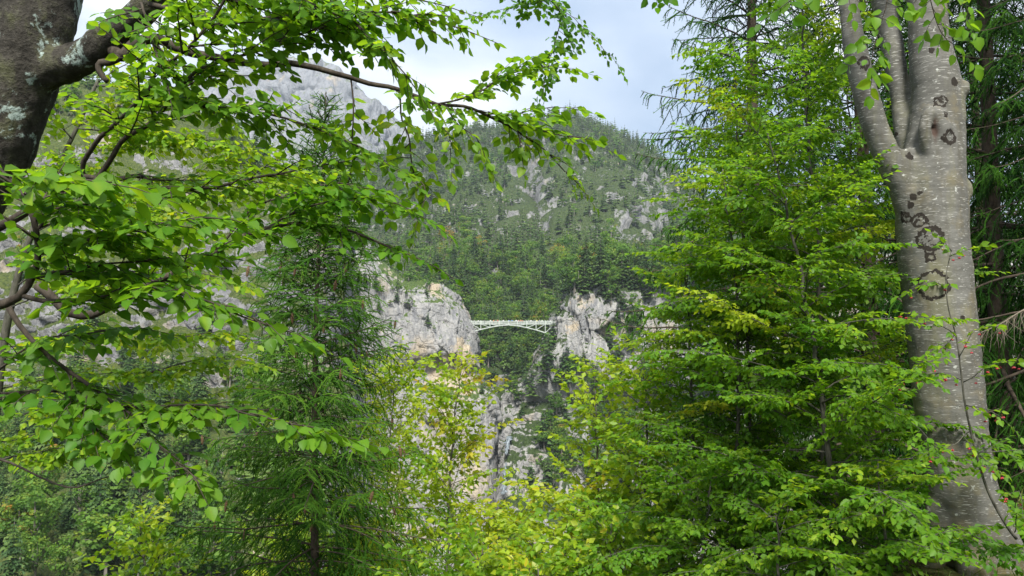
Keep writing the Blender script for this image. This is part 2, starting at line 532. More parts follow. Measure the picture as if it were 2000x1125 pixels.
# grassy cliff and wooded slope on the left
cols = [-400, -200, 0, 150, 300, 450, 590, 660, 680]
top = [100, 130, 160, 185, 205, 290, 395, 450, 500]
back = [0, 0, 0, 0, 0, 0, 8, 40, 130]
rows = [[(c, 1500, 95 + k * .5) for c, k in zip(cols, back)],
        [(c, 1150, 125 + k * .6) for c, k in zip(cols, back)],
        [(c, 950, 160 + k * .7) for c, k in zip(cols, back)],
        [(c, 760, 196 + k) for c, k in zip(cols, back)],
        [(c, 610, 208 + k) for c, k in zip(cols, back)],
        [(c, 430 + 0.05 * c if c < 600 else 520, 222 + k) for c, k in zip(cols, back)],
        [(c, t + 90 if c < 400 else t + 40, 250 + k) for c, t, k in zip(cols, top, back)],
        [(c, t, 310 + k) for c, t, k in zip(cols, top, back)],
        [(c, t + 10, 360 + k) for c, t, k in zip(cols, top, back)]]
G = loft(rows, 200, 270)
G = displace(G, 4.0, 30, 4, 21, True, (1, 1, 0.8))
G = facets(G, 0.9, 6.0, 23, (1, 1, 1.4))
G = facets(G, 0.45, 2.2, 24, (1, 1, 1.2))
G = displace(G, 0.3, 1.6, 2, 25, True)
G_HILL = G
grid_object("hillside", G, M_HILL, "grassy limestone slope with wooded foot on the left of the valley")

# left rock of the gorge that carries the bridge
def lrow(py, e, dz=0, bulge=0):
    return [(560, py, 292 - dz), (690, py, 300 - dz), (770, py, 309 - dz), (0.5 * (770 + e), py, 314 - dz - bulge), (e - 22, py, 320 - dz - bulge), (e, py + 2, 333), (e - 6, py + 6, 385)]
rows = [[(560, 440, 345), (690, 470, 345), (775, 545, 350), (820, 560, 352), (850, 562, 356), (868, 572, 366), (872, 578, 385)],
        [(560, 450, 298), (690, 480, 306), (772, 550, 314), (820, 560, 320), (852, 562, 325), (876, 572, 337), (874, 580, 385)],
        lrow(590, 903), lrow(620, 916, 1), lrow(650, 927, 2, 1), lrow(690, 930, 3, 2), lrow(722, 934, 2, -2), lrow(748, 946, 3, -3), lrow(775, 976, 5, 2),
        lrow(830, 980, 7, 2), lrow(870, 978, 9), lrow(910, 974, 11), lrow(1010, 972, 20), lrow(1180, 960, 34)]
G = loft(rows, 205, 265)
G = displace(G, 2.4, 26, 3, 31, False, (1, 1, 0.7))
G = facets(G, 1.3, 12, 33, (1, 1, .5))
G = facets(G, 0.42, 4.0, 34, (1, 1, .5))
G = displace(G, 0.16, 1.8, 3, 35, True, (1, 1, 0.35))
G_LP = G
grid_object("cliff", G, M_CLIFF, "pale limestone cliff at the left end of the bridge")

# right rock of the gorge
def rrow(py, e, dz=0):
    return [(e + 6, py + 6, 388), (e, py + 2, 337), (e + 22, py, 327 - dz), (max(e + 70, 1130), py, 324 - dz), (1190, py, 322 - dz), (1260, py, 318 - dz), (1340, py, 314 - dz), (1500, py, 306 - dz), (2100, py, 285 - dz)]
rows = [[(1112, 566, 388), (1122, 562, 365), (1138, 562, 356), (1165, 552, 354), (1200, 545, 352), (1260, 532, 352), (1340, 520, 350), (1500, 505, 345), (2100, 470, 330)],
        [(1112, 580, 388), (1116, 588, 345), (1132, 570, 331), (1152, 572, 328), (1190, 575, 326), (1260, 560, 323), (1340, 545, 319), (1500, 525, 312), (2100, 480, 296)],
        rrow(622, 1090, 1), rrow(655, 1085, 2), rrow(690, 1066, 3), rrow(725, 1046, 3), rrow(755, 1018, 1), rrow(785, 985, -4),
        rrow(830, 976, 2), rrow(865, 976, 8), rrow(910, 974, 14), rrow(1010, 974, 24), rrow(1180, 974, 40)]
G = loft(rows, 230, 250)
G = displace(G, 2.6, 30, 3, 41, True, (1, 1, 0.45))
G = facets(G, 1.5, 11, 43, (1, 1, .42))
G = facets(G, 0.5, 4, 44, (1, 1, .45))
G = displace(G, 0.2, 2.0, 3, 45, True, (1, 1, 0.4))
G_RP = G
grid_object("cliff", G, M_CLIFF_R, "wooded limestone cliff at the right end of the bridge")

# wooded slope inside the gorge, behind the bridge
cols = [880, 930, 980, 1030, 1080, 1130]
rows = [[(c, 900, 352) for c in cols], [(c, 790, 352) for c in cols], [(c, 745, 356) for c in cols], [(c, 700, 366) for c in cols], [(c, 655, 382) for c in cols], [(c, 620, 402) for c in cols]]
G = loft(rows, 110, 110)
G = displace(G, 2.5, 16, 4, 51, True)
G_GORGE = G
grid_object("gorge_slope", G, M_CLIFF_R, "dark wooded slope inside the gorge below the bridge")

# ground: level at the viewpoint and under the trees on the right, falling away into the valley
def ground_z(x, y):
    x = np.asarray(x, float); y = np.asarray(y, float)
    edge = 3.2 + np.clip(x - 0.5, -3, 40) * 1.15 + 0.6 * np.sin(x * 0.7)
    t = np.clip(y - edge, 0, None)
    z = -0.95 * t + 0.9 * (1 - np.exp(-t / 1.2))
    z = np.where(t > 0, z, 0.0)
    z = np.maximum(z, -88 - 0.003 * y)
    z = z + 0.10 * np.clip(x - 4, 0, 40)
    return z
ys = np.concatenate([np.linspace(-14, 24, 96), np.geomspace(25, 7000, 60)])
xs = np.concatenate([-np.geomspace(26, 5000, 26)[::-1], np.linspace(-25, 40, 131), np.geomspace(41, 5000, 26)])
X, Y = np.meshgrid(xs, ys)
Z = ground_z(X, Y)
near = np.exp(-((X / 40) ** 2 + (Y / 40) ** 2))
pts = np.stack([X, Y, Z], -1).reshape(-1, 3)
Z = Z + (fbm(pts / 1.7, 4, 61) * 0.07).reshape(X.shape) * near
o = grid_object("ground", np.stack([X, Y, Z], -1), M_GROUND, "mossy forest floor falling away into the valley")

print("terrain", round(time.time() - T0, 1))

# ------------------------------------------------------------------ far trees
def conifer_template(seed, whorls, per, segs, trunk_sides=5, bare=0.10, slim=1.0):
    rg = np.random.default_rng(seed)
    V, Tr, Ti = [], [], []
    def tri(a, b, c, t):
        k = len(V); V.extend([a, b, c]); Tr.append((k, k + 1, k + 2)); Ti.extend([t, t, t])
    for w in range(whorls):
        h = bare + (0.985 - bare) * (w + rg.uniform(-.3, .3)) / whorls
        h = min(max(h, bare), .985)
        fullness = ((1 - h) / (1 - bare)) ** 0.75 * 0.165 * slim + 0.012
        t0 = rg.uniform(.15, .75)
        for b in range(per):
            a = 2 * math.pi * (b + rg.uniform(-.35, .35)) / per + w * 2.4
            L = fullness * rg.uniform(.65, 1.2)
            d = np.array([math.cos(a), math.sin(a), 0]); s = np.array([-d[1], d[0], 0])
            root = np.array([0, 0, h]); up = np.array([0, 0, 1.0])
            dr = rg.uniform(.25, .7)
            t = np.clip(t0 + rg.uniform(-.2, .25), 0, 1)
            prev = root
            for q in range(segs):
                f0, f1 = q / segs, (q + 1) / segs
                p0 = root + d * L * f0 - up * L * dr * f0 ** 1.5
                p1 = root + d * L * f1 - up * L * dr * f1 ** 1.5
                wd = L * (0.42 * (1 - f0) + 0.10) * rg.uniform(.7, 1.2)
                hang = L * rg.uniform(.12, .4)
                tt = np.clip(t - .25 + .45 * f1 + rg.uniform(-.1, .1), 0, 1)
                tri(p0, p1 + d * L * .08, p0 + s * wd + d * L * .22 - up * hang, tt)
                tri(p1 + d * L * .08, p0, p0 - s * wd + d * L * .22 - up * hang, tt)
    # leader
    tri(np.array([-.012, 0, .94]), np.array([.012, 0, .94]), np.array([0, 0, 1.0]), .6)
    tri(np.array([0, -.012, .94]), np.array([0, .012, .94]), np.array([0, 0, 1.0]), .6)
    nf = len(Tr)
    tv, tq, tt = tube_arrays([(np.array([[0, 0, -.03], [0, 0, .3], [0.004, 0, .65], [0, 0, .97]]), np.array([.014, .011, .007, .002]))], trunk_sides, cap=False)
    k = len(V)
    V = np.vstack([np.array(V), tv])
    Ti = np.concatenate([np.array(Ti), np.full(len(tv), .5)])
    return V, np.array(Tr), tq + k, Ti

def broadleaf_template(seed, clumps, leaves, size, tall=1.0):
    rg = np.random.default_rng(seed)
    V, Tr, Ti = [], [], []
    cs = []
    while len(cs) < clumps:
        c = rg.uniform(-1, 1, 3)
        if np.linalg.norm(c) < 1: cs.append(c * np.array([.26, .26, .33]) + np.array([0, 0, .62]))
    for c in cs:
        R = rg.uniform(.09, .17)
        tc = rg.uniform(.1, .6)
        dirs = unit(rg.normal(size=(leaves, 3)))
        for d in dirs:
            p = c + d * R * rg.uniform(.55, 1.05) * np.array([1, 1, .8])
            n = unit(d + rg.normal(size=3) * .6 + np.array([0, 0, .5]))
            a = unit(np.cross(n, rg.normal(size=3))); b = np.cross(n, a)
            sz = size * rg.uniform(.6, 1.3)
            k = len(V)
            V.extend([p - a * sz, p + b * sz * .7, p + a * sz, p - b * sz * .7])
            Tr.extend([(k, k + 1, k + 2), (k, k + 2, k + 3)])
            Ti.extend([np.clip(tc + .25 * d[2] + rg.uniform(-.1, .15), 0, .8)] * 4)
    paths = [(np.array([[0, 0, -.04], [.01, 0, .25], [0, .01, .55], [0, 0, .8]]), np.array([.02, .016, .01, .004]))]
    for c in (cs[:6] if clumps > 8 else []):
        paths.append((np.array([[0, 0, rg.uniform(.25, .45)], c * .6 + np.array([0, 0, .2]), c]), np.array([.009, .006, .003])))
    tv, tq, _ = tube_arrays(paths, 5, cap=False)
    k = len(V)
    V = np.vstack([np.array(V), tv])
    Ti = np.concatenate([np.array(Ti), np.full(len(tv), .5)])
    return V, np.array(Tr), tq + k, Ti

CON_HI = [conifer_template(s, 20, 7, 4, slim=sl, bare=b) for s, sl, b in ((1, 1.0, .08), (2, .85, .14), (3, 1.15, .06), (4, .95, .22), (5, .75, .3))]
CON_LO = [conifer_template(s, 8, 4, 1, 3, slim=sl, bare=b) for s, sl, b in ((11, 1.0, .1), (12, .85, .16), (13, 1.2, .08), (14, .8, .28))]
BRD_HI = [broadleaf_template(s, 16, 60, .026) for s in (21, 22, 23, 24)]
def tmpl_mesh(name, tm, leafmat):
    V, Tr, Q, Ti = tm
    return make_mesh(name, V, Tr, Q, [leafmat, M_FBARK], tint=Ti, tri_mat=0, quad_mat=1)
CON_ME = [tmpl_mesh("conifer_mesh", t, M_FARCON) for t in CON_HI]
def brd_variant(shift):
    return [tmpl_mesh("broadleaf_mesh", (t[0], t[1], t[2], np.clip(t[3] + shift, 0, 1)), M_FARBRD) for t in BRD_HI]
BRD_ME = brd_variant(0.0); BRD_YEL = brd_variant(0.20); BRD_RUST = brd_variant(0.62)

FOREST = []     # (kind, pos, height, width, rot, zone, projected size)
def scatter(G, count, mask, zone, hrange, brd=0.0, seed=0, wid=(0.85, 1.25), snag=0.0):
    rg = np.random.default_rng(seed)
    nv, nu, _ = G.shape
    cell = np.linalg.norm(np.cross(G[1:, :-1] - G[:-1, :-1], G[:-1, 1:] - G[:-1, :-1]), axis=-1)
    ctr = G[:-1, :-1].reshape(-1, 3)
    cx, cy, _ = proj(ctr)
    w = cell.ravel() * np.clip(mask(cx, cy, ctr), 0, 1)
    w = w / w.sum()
    idx = rg.choice(len(w), size=count, p=w)
    i, j = idx // (nu - 1), idx % (nu - 1)
    f = rg.uniform(size=(count, 2))
    p = G[i, j] + (G[i + 1, j] - G[i, j]) * f[:, :1] + (G[i, j + 1] - G[i, j]) * f[:, 1:]
    qx, qy, w = proj(p)
    for k in range(count):
        h = rg.uniform(*hrange) * (1.0 if rg.uniform() > .25 else .65)
        kind = 'b' if rg.uniform() < brd else 'c'
        if kind == 'b': h *= 0.8
        off_ = unit((CAM - p[k]) * np.array([1, 1, 0])) * (1.1 if zone == 'cliff' else 0)
        FOREST.append([kind, p[k] + off_ - np.array([0, 0, .3]), h, rg.uniform(*wid), rg.uniform(0, 6.28), zone, h * F / w[k], qx[k], qy[k]])

def box(qx, qy, x0, x1, y0, y1, soft=12):
    s = lambda t: np.clip(t / soft + .5, 0, 1)
    return s(qx - x0) * s(x1 - qx) * s(qy - y0) * s(y1 - qy)

def mount_mask(qx, qy, p):
    n = 0.5 + 0.5 * fbm(p / 60, 3, 71)
    rid = np.interp(qx, [480, 640, 740, 850, 950, 1050, 1110, 1200, 1260, 1310, 1380, 1460, 1600], [390, 352, 342, 302, 282, 272, 260, 278, 312, 350, 400, 430, 455])
    d = np.clip(0.55 + 0.8 * (n - .35), .3, 1.0)
    gl = np.interp(qy, [250, 290, 400, 480, 530], [1015, 1022, 1045, 1075, 1095])
    d *= 1 - .97 * np.exp(-((qx - gl) / 24) ** 2) * (qy > rid + 18) * (qy < 540)
    d *= 1 - .85 * box(qx, qy, 975, 1070, 330, 440, 30)
    d *= 1 - .6 * box(qx, qy, 1130, 1345, 312, 478, 30) * (n < .6)
    d *= 1 - .7 * box(qx, qy, 900, 1010, 345, 430, 30) * (n < .5)
    d = np.where(qy < rid + 26, np.maximum(d, .9), d)
    d = np.where((qy > 470) & (qx < 1040), 1.0, d)
    return d * (qx > 690) * (qx < 1375)
scatter(G_MOUNT, 4200, mount_mask, 'mountain', (13, 22), .10, 81, (.95, 1.35))
scatter(G_MOUNT, 330, lambda x, y, p: box(x, y, 840, 1130, 520, 690), 'mountain', (15, 23), .38, 82)
scatter(G_GORGE, 90, lambda x, y, p: box(x, y, 925, 1085, 640, 765), 'gorge', (13, 22), .45, 83, (.9, 1.3))
def rp_mask(qx, qy, p):
    n = 0.5 + 0.5 * fbm(p / 14, 3, 91)
    d = np.clip((n - .36) * 4, 0, 1) * .8
    d = np.where(qy < 572, 1.0, d)
    d *= 1 - .97 * box(qx, qy, 1070, 1178, 560, 712, 10) * (qy > 572)
    d *= 1 - .95 * box(qx, qy, 1174, 1204, 622, 672, 8)
    d *= 1 - .95 * box(qx, qy, 1036, 1062, 690, 765, 8)
    d *= 1 - .95 * box(qx, qy, 1228, 1262, 556, 612, 8)
    d *= 1 - .95 * box(qx, qy, 1095, 1142, 782, 880, 10)
    d *= 1 - .95 * box(qx, qy, 975, 1060, 780, 910, 10)
    return d
scatter(G_RP, 620, lambda x, y, p: rp_mask(x, y, p) * (x < 1420) * (x > 1000) * (y < 940), 'cliff', (6, 14), .45, 84, (1.1, 1.7))
scatter(G_RP, 60, lambda x, y, p: (y < 574) * (x > 1108) * (x < 1420), 'cliff', (15, 24), .35, 85, (.95, 1.3))
scatter(G_LP, 60, lambda x, y, p: (y < 590) * (x < 842) * (x > 640) * 1.0, 'cliff', (4, 9), .5, 86, (1, 1.5))
scatter(G_LP, 75, lambda x, y, p: box(x, y, 640, 815, 540, 640) * .5 + box(x, y, 640, 770, 640, 720) * .2 + box(x, y, 930, 975, 715, 770, 5) * .7 + box(x, y, 820, 900, 600, 640) * .05, 'cliff', (2.5, 6), .6, 87, (1.2, 1.8))
rk = np.random.default_rng(95)
for _ in range(95):
    x, y, d = rk.uniform(1103, 1440), rk.uniform(556, 590), rk.uniform(326, 352)
    if x < 1175: y = min(y, 562)
    if x < 1125: d = 352 + (d - 339) * .3
    h = rk.uniform(13, 25) * (.7 if x < 1125 else 1)
    kind = 'b' if rk.uniform() < .38 else 'c'
    FOREST.append([kind, P(x, y, d), h * (.85 if kind == 'b' else 1), rk.uniform(1.0, 1.35), rk.uniform(0, 6), 'cliff', h * F / d, x, y])
def hill_mask(qx, qy, p):
    d = np.where(qy > 745, .9, 0.0)
    d = np.maximum(d, .55 * box(qx, qy, 430, 700, 280, 420, 20))
    d = np.maximum(d, .8 * box(qx, qy, -50, 260, 120, 230, 20))
    d = np.maximum(d, .16 * box(qx, qy, 0, 560, 380, 740, 20))
    return d
scatter(G_HILL, 210, lambda x, y, p: (y > 745) * (y < 1200) * (x > -60) * (x < 640) * 1.0, 'hillside', (9, 16), .34, 90, (1.0, 1.4))
scatter(G_HILL, 150, lambda x, y, p: hill_mask(x, y, p) * (x > -60) * (y < 760), 'hillside', (6, 13), .34, 88, (1.0, 1.4))
scatter(G_HILL, 45, lambda x, y, p: hill_mask(x, y, p) * (y < 430) * (x > -60), 'hillside', (10, 16), .1, 89, (.8, 1.1))

LABELS = {
 ('mountain', 'c'): ("dark conifer growing on the forested mountainside behind the bridge", "conifers on the mountainside"),
 ('mountain', 'b'): ("rounded light green broadleaf tree among the conifers on the mountainside", "broadleaf trees on the mountainside"),
 ('mountain', 'r'): ("rusty orange autumn-coloured tree among green trees on the mountainside", "autumn-coloured trees on the mountainside"),
 ('gorge', 'c'): ("dark conifer growing inside the gorge below the bridge", "conifers in the gorge"),
 ('gorge', 'b'): ("leafy broadleaf tree growing inside the gorge below the bridge", "broadleaf trees in the gorge"),
 ('cliff', 'c'): ("conifer rooted on the limestone cliffs beside the bridge", "conifers on the gorge cliffs"),
 ('cliff', 'b'): ("leafy broadleaf tree rooted on the limestone cliffs beside the bridge", "broadleaf trees on the gorge cliffs"),
 ('hillside', 'c'): ("conifer growing on the grassy hillside at the left of the valley", "conifers on the left hillside"),
 ('hillside', 'b'): ("broadleaf tree growing on the grassy hillside at the left of the valley", "broadleaf trees on the left hillside"),
}
def add_far_tree(kind, pos, h, w, rot, zone, variant=None, special=None):
    rg = random
    if kind == 'c':
        me = CON_ME[rg.randrange(len(CON_ME))] if variant is None else CON_ME[variant]
    else:
        pool = BRD_RUST if special == 'r' else (BRD_YEL if special == 'y' or rg.random() < .15 else BRD_ME)
        me = pool[rg.randrange(len(pool))]
    o = link("conifer_tree" if kind == 'c' else "broadleaf_tree", me)
    o.location = pos
    o.scale = (h * w, h * w, h)
    o.rotation_euler = (0, 0, rot)
    lab, grp = LABELS[(zone, 'r' if special == 'r' else kind)]
    qx, qy, _ = proj(np.array(pos)); qx, qy = qx[0], qy[0]
    where = None
    if zone == 'mountain' and special != 'r':
        rid = np.interp(qx, [740, 850, 950, 1110, 1200, 1310, 1380], [340, 296, 272, 252, 262, 330, 388])
        if qy < rid + 30: where = "on the skyline of the mountain behind the bridge"
        elif qy > 520: where = "on the low slope straight behind the bridge"
        elif qx < 1040: where = "on the mountainside left of the rocky gully"
        else: where = "on the mountainside right of the rocky gully"
    elif zone == 'cliff':
        if qx < 1000: where = "on the cliff at the left end of the bridge"
        elif qy < 592: where = "on top of the cliff at the right end of the bridge"
        else: where = "on the face of the cliff right of the bridge"
    elif zone == 'hillside':
        if qy < 430: where = "on the upper edge of the grassy hillside at the left"
        elif qy > 740: where = "at the foot of the hillside in the lower left"
        else: where = "on the rocky middle of the left hillside"
    if where:
        lab = ("dark conifer " if kind == 'c' else "light green broadleaf tree ") + where
        grp = ("conifers " if kind == 'c' else "broadleaf trees ") + where
    return tag(o, lab, "tree", grp)

def in_view(t):
    return -60 < t[7] < 2060 and -40 < t[8] < 1200
def seen_score(t):
    # trees hidden behind the near spruce, the saplings and the big trunk count for less
    x, y = t[7], t[8] - t[6] * .5
    s = t[6]
    if x > 1380 or (430 < x < 690 and y > 480): s *= .3
    return s
vis = [t for t in FOREST if in_view(t)]
con = sorted([t for t in vis if t[0] == 'c'], key=lambda t: -seen_score(t))
brd = sorted([t for t in vis if t[0] == 'b'], key=lambda t: -seen_score(t))
CON_OBJ, CON_REST = con[:290], con[290:]
BRD_OBJ, BRD_REST = brd[:280], brd[280:]
for t in CON_OBJ + BRD_OBJ:
    add_far_tree(*t[:6])
# a few particular trees
for (x, y, d, h) in ((868, 503, 520, 21), (935, 508, 520, 18)):
    p = P(x, y, d)
    add_far_tree('b', p, h, 1.0, 1.0, 'mountain', special='r')
for (x, y, d, h) in ((908, 512, 500, 24), (1062, 628, 372, 15), (1075, 632, 362, 14)):
    add_far_tree('b', P(x, y, d), h, 1.1, 2.0, 'mountain', special='y')

def bake_forest(name, items, tmpls, mat, label):
    Vs, Ts, Qs, Tis = [], [], [], []
    off = 0
    rg = np.random.default_rng(5)
    for t in items:
        V, Tr, Q, Ti = tmpls[rg.integers(len(tmpls))]
        c, s = math.cos(t[4]), math.sin(t[4])
        R = np.array([[c * t[2] * t[3], -s * t[2] * t[3], 0], [s * t[2] * t[3], c * t[2] * t[3], 0], [0, 0, t[2]]])
        Vs.append(V @ R.T + t[1]); Ts.append(Tr + off); Qs.append(Q + off)
        Tis.append(np.clip(Ti + rg.uniform(-.15, .15), 0, 1))
        off += len(V)
    me = make_mesh(name, np.concatenate(Vs), np.concatenate(Ts), np.concatenate(Qs), [mat, M_FBARK], tint=np.concatenate(Tis), tri_mat=0, quad_mat=1)
    return tag(link(name, me), label, "forest", kind="stuff")
CON_MD = [conifer_template(s, 9, 5, 2, 3, slim=1.25, bare=.05) for s in (51, 52, 53)]
CON_NEAR = [t for t in CON_REST if t[5] in ('cliff', 'gorge')]
CON_REST = [t for t in CON_REST if t[5] not in ('cliff', 'gorge')]
if CON_NEAR:
    bake_forest("scrub", CON_NEAR, CON_MD, M_FARCON, "small conifers and scrub clinging to the gorge cliffs")
if CON_REST:
    bake_forest("forest", CON_REST, CON_LO, M_FARCON, "mass of small conifers covering the far mountainside")
if BRD_REST:
    bake_forest("woods", BRD_REST, [broadleaf_template(s, 7, 10, .07) for s in (41, 42, 43)], M_FARBRD, "scattered small broadleaf trees filling the far slopes")
print("forest", len(con), len(brd), round(time.time() - T0, 1))

# ------------------------------------------------------------------ iron bridge
def paint_material():
    k = NT("pale_green_grey_paint")
    p = k.pos()
    a = k.noise(p, 1.5, 4, 0.6)
    c = k.ramp(a, [(0.35, (0.33, 0.37, 0.34)), (0.65, (0.47, 0.51, 0.47))])
    return k.done(k.principled(c, 0.5, 0.4))
M_PAINT = paint_material()
M_DECK = bark_simple("weathered_deck_boards", (0.16, 0.14, 0.11), (0.30, 0.27, 0.22), 4, 0.2)

BD = 329.0
def bx(a, b, wx, wz, up=(0, 1, 0)):
    """box beam from a to b, wx wide along `up` (depth) and wz high"""
    a, b = np.asarray(a, float), np.asarray(b, float)
    t = unit(b - a); u = np.asarray(up, float); u = unit(u - t * (u @ t)); w = np.cross(t, u)
    v = []
    for q in (a, b):
        for su, sw in ((-1, -1), (1, -1), (1, 1), (-1, 1)):
            v.append(q + u * su * wx / 2 + w * sw * wz / 2)
    quads = [(0, 1, 2, 3), (7, 6, 5, 4), (0, 4, 5, 1), (1, 5, 6, 2), (2, 6, 7, 3), (3, 7, 4, 0)]
    return np.array(v), np.array(quads)
def beams_mesh(name, beams, mat):
    V, Q, off = [], [], 0
    for b in beams:
        v, q = bx(*b)
        V.append(v); Q.append(q + off); off += 8
    return make_mesh(name, np.vstack(V), None, np.vstack(Q), [mat])

bridge = thing("footbridge", "pale iron arched truss footbridge spanning the gorge between the two cliffs", "bridge")
pan = [903 + 18 * k for k in range(11)]
def arch_py(px):
    t = (px - 993) / 90.0
    return 634.5 + (21.5 if px > 993 else 19.5) * abs(t) ** 1.55
TOPY, RAILY = 633.0, 626.2
for face, yo in (("front", 0.0), ("back", 3.0)):
    D = BD + yo
    deckp = lambda px: P(px, TOPY, BD) + np.array([0, yo, 0])
    lowp = lambda px: P(px, arch_py(px), BD) + np.array([0, yo, 0])
    for k in range(10):
        link("top_chord", beams_mesh("top_chord", [(deckp(pan[k]), deckp(pan[k + 1]), .28, .26)], M_PAINT), bridge)
        link("arch_chord", beams_mesh("arch_chord", [(lowp(pan[k]), lowp(pan[k + 1]), .30, .36)], M_PAINT), bridge)
        if k not in (4, 5):
            a, b = (deckp(pan[k]), lowp(pan[k + 1])) if k < 5 else (lowp(pan[k]), deckp(pan[k + 1]))
            link("diagonal_brace", beams_mesh("diagonal_brace", [(a, b, .16, .22)], M_PAINT), bridge)
    for k in range(11):
        up_ = deckp(pan[k]) + np.array([0, 0, 1.55])
        lo = lowp(pan[k])
        link("post", beams_mesh("post", [(lo, up_, .2, .26)], M_PAINT), bridge)
    rails = []
    a, b = deckp(pan[0]), deckp(pan[10])
    for dz, th in ((1.30, .13), (0.85, .07), (0.4, .07)):
        rails.append((a + np.array([0, 0.01, dz]), b + np.array([0, 0.01, dz]), .09, th))
    nb = 150
    for q in range(nb + 1):
        c = a + (b - a) * q / nb
        rails.append((c + np.array([0, .02, .05]), c + np.array([0, .02, 1.3]), .05, .075))
    link("railing", beams_mesh("railing", rails, M_PAINT), bridge)
a, b = P(pan[0], TOPY, BD), P(pan[10], TOPY, BD)
mid = np.array([0, 1.5, .1])
link("deck", beams_mesh("deck", [(a + mid, b + mid, 2.66, .16)], M_DECK), bridge)
for k in range(11):
    c = P(pan[k], arch_py(pan[k]), BD)
    link("cross_beam", beams_mesh("cross_beam", [(c + np.array([0, .2, 0]), c + np.array([0, 2.8, 0]), .2, .2, (1, 0, 0))], M_PAINT), bridge)

for px_, py_ in ((1088, 646), (909, 644)):
    c = P(px_, py_, BD) + np.array([0, 1.5, -.6])
    link("abutment", beams_mesh("abutment", [(c + np.array([0, 0, -2.6]), c + np.array([0, 0, 2.2]), 4.2, 2.6)], M_CLIFF), bridge)

# people on the bridge: a single continuous body, clothing by height
def remeshed(name, V, Q, Tt, voxel, smooth_it=2):
    me = make_mesh(name + "_src", V, Tt, Q)
    ob = bpy.data.objects.new("temp_source", me)
    COL.objects.link(ob)
    r = ob.modifiers.new("r", 'REMESH'); r.mode = 'VOXEL'; r.voxel_size = voxel
    s = ob.modifiers.new("s", 'SMOOTH'); s.iterations = smooth_it; s.factor = 0.5
    dg = bpy.context.evaluated_depsgraph_get()
    out = bpy.data.meshes.new_from_object(ob.evaluated_get(dg))
    out.name = name
    bpy.data.objects.remove(ob)
    out.polygons.foreach_set("use_smooth", np.ones(len(out.polygons), bool))
    return out
def person_paths(lean):
    A = np.array
    ps = [(A([[.09, 0, .03], [.1, 0, .45], [.085, 0, .9]]), A([.06, .065, .09])), (A([[-.09, 0, .03], [-.1, .02, .45], [-.085, 0, .9]]), A([.06, .065, .09])),
          (A([[.1, -.12, .04], [.1, .05, .04]]), A([.05, .05])), (A([[-.1, -.12, .04], [-.1, .05, .04]]), A([.05, .05])),
          (A([[0, 0, .85], [0, 0, 1.1], [0, -.01, 1.38], [0, 0, 1.47]]), A([.16, .15, .18, .09])),
          (A([[0, 0, 1.4], [0, 0, 1.55]]), A([.06, .06])), (A([[0, 0, 1.5], [0, 0, 1.56], [0, 0, 1.66], [0, 0, 1.74]]), A([.05, .1, .105, .05])),
          (A([[.2, 0, 1.4], [.27, -.02, 1.15], [.24, -lean, 1.0]]), A([.065, .055, .045])), (A([[-.2, 0, 1.4], [-.27, -.02, 1.15], [-.24, -lean, 1.0]]), A([.065, .055, .045]))]
    return ps
PM = []
k = NT("person_clothing")
tc = k.n("TexCoord").outputs["Object"]
sz = k.n("SeparateXYZ"); k.l(tc, sz.inputs[0])
oc = k.n("ObjectInfo").outputs["Color"]
c = k.mix(k.math('GREATER_THAN', sz.outputs["Z"], .9), (.04, .05, .09), oc)
c = k.mix(k.math('GREATER_THAN', sz.outputs["Z"], 1.47), c, (.5, .32, .24))
c = k.mix(k.math('GREATER_THAN', sz.outputs["Z"], 1.66), c, (.06, .04, .03))
M_PERSON = k.done(k.principled(c, .8, .2))
for lean in (.08, .28):
    v, q, t = tube_arrays(person_paths(lean), 8)
    me = remeshed("person_body", v, q, t, .035, 3)
    me.materials.append(M_PERSON)
    PM.append(me)
shirts = [("red", (.45, .05, .03)), ("blue", (.07, .2, .5)), ("white", (.7, .7, .68)), ("black", (.03, .03, .035)), ("grey", (.25, .25, .26)), ("orange", (.55, .2, .05)), ("pink", (.6, .25, .25)), ("yellow", (.6, .5, .12))]
pos_people = [(926, 4), (934, 2), (946, 3), (958, 2), (964, 5), (972, 0), (983, 2), (994, 1), (1000, 1), (1008, 2), (1013, 6), (1017, 5), (1021, 0), (1027, 3), (1033, 4), (1037, 2), (1043, 3), (1049, 7), (1054, 4), (1059, 2), (1064, 3), (1070, 4), (1075, 2), (1080, 3)]
rp = random.Random(3)
for i, (px, ci) in enumerate(pos_people):
    o = link("person", PM[i % 2])
    w = P(px, TOPY, BD)
    o.location = (w[0], BD + rp.uniform(.45, 1.3), w[2] + .18)
    o.rotation_euler = (0, 0, rp.uniform(-.5, .5))
    sc = rp.uniform(.93, 1.05); o.scale = (sc, sc, sc)
    o.color = (*shirts[ci][1], 1)
    tag(o, "person in a %s top standing behind the railing of the bridge" % shirts[ci][0], "person", "visitors standing on the bridge")

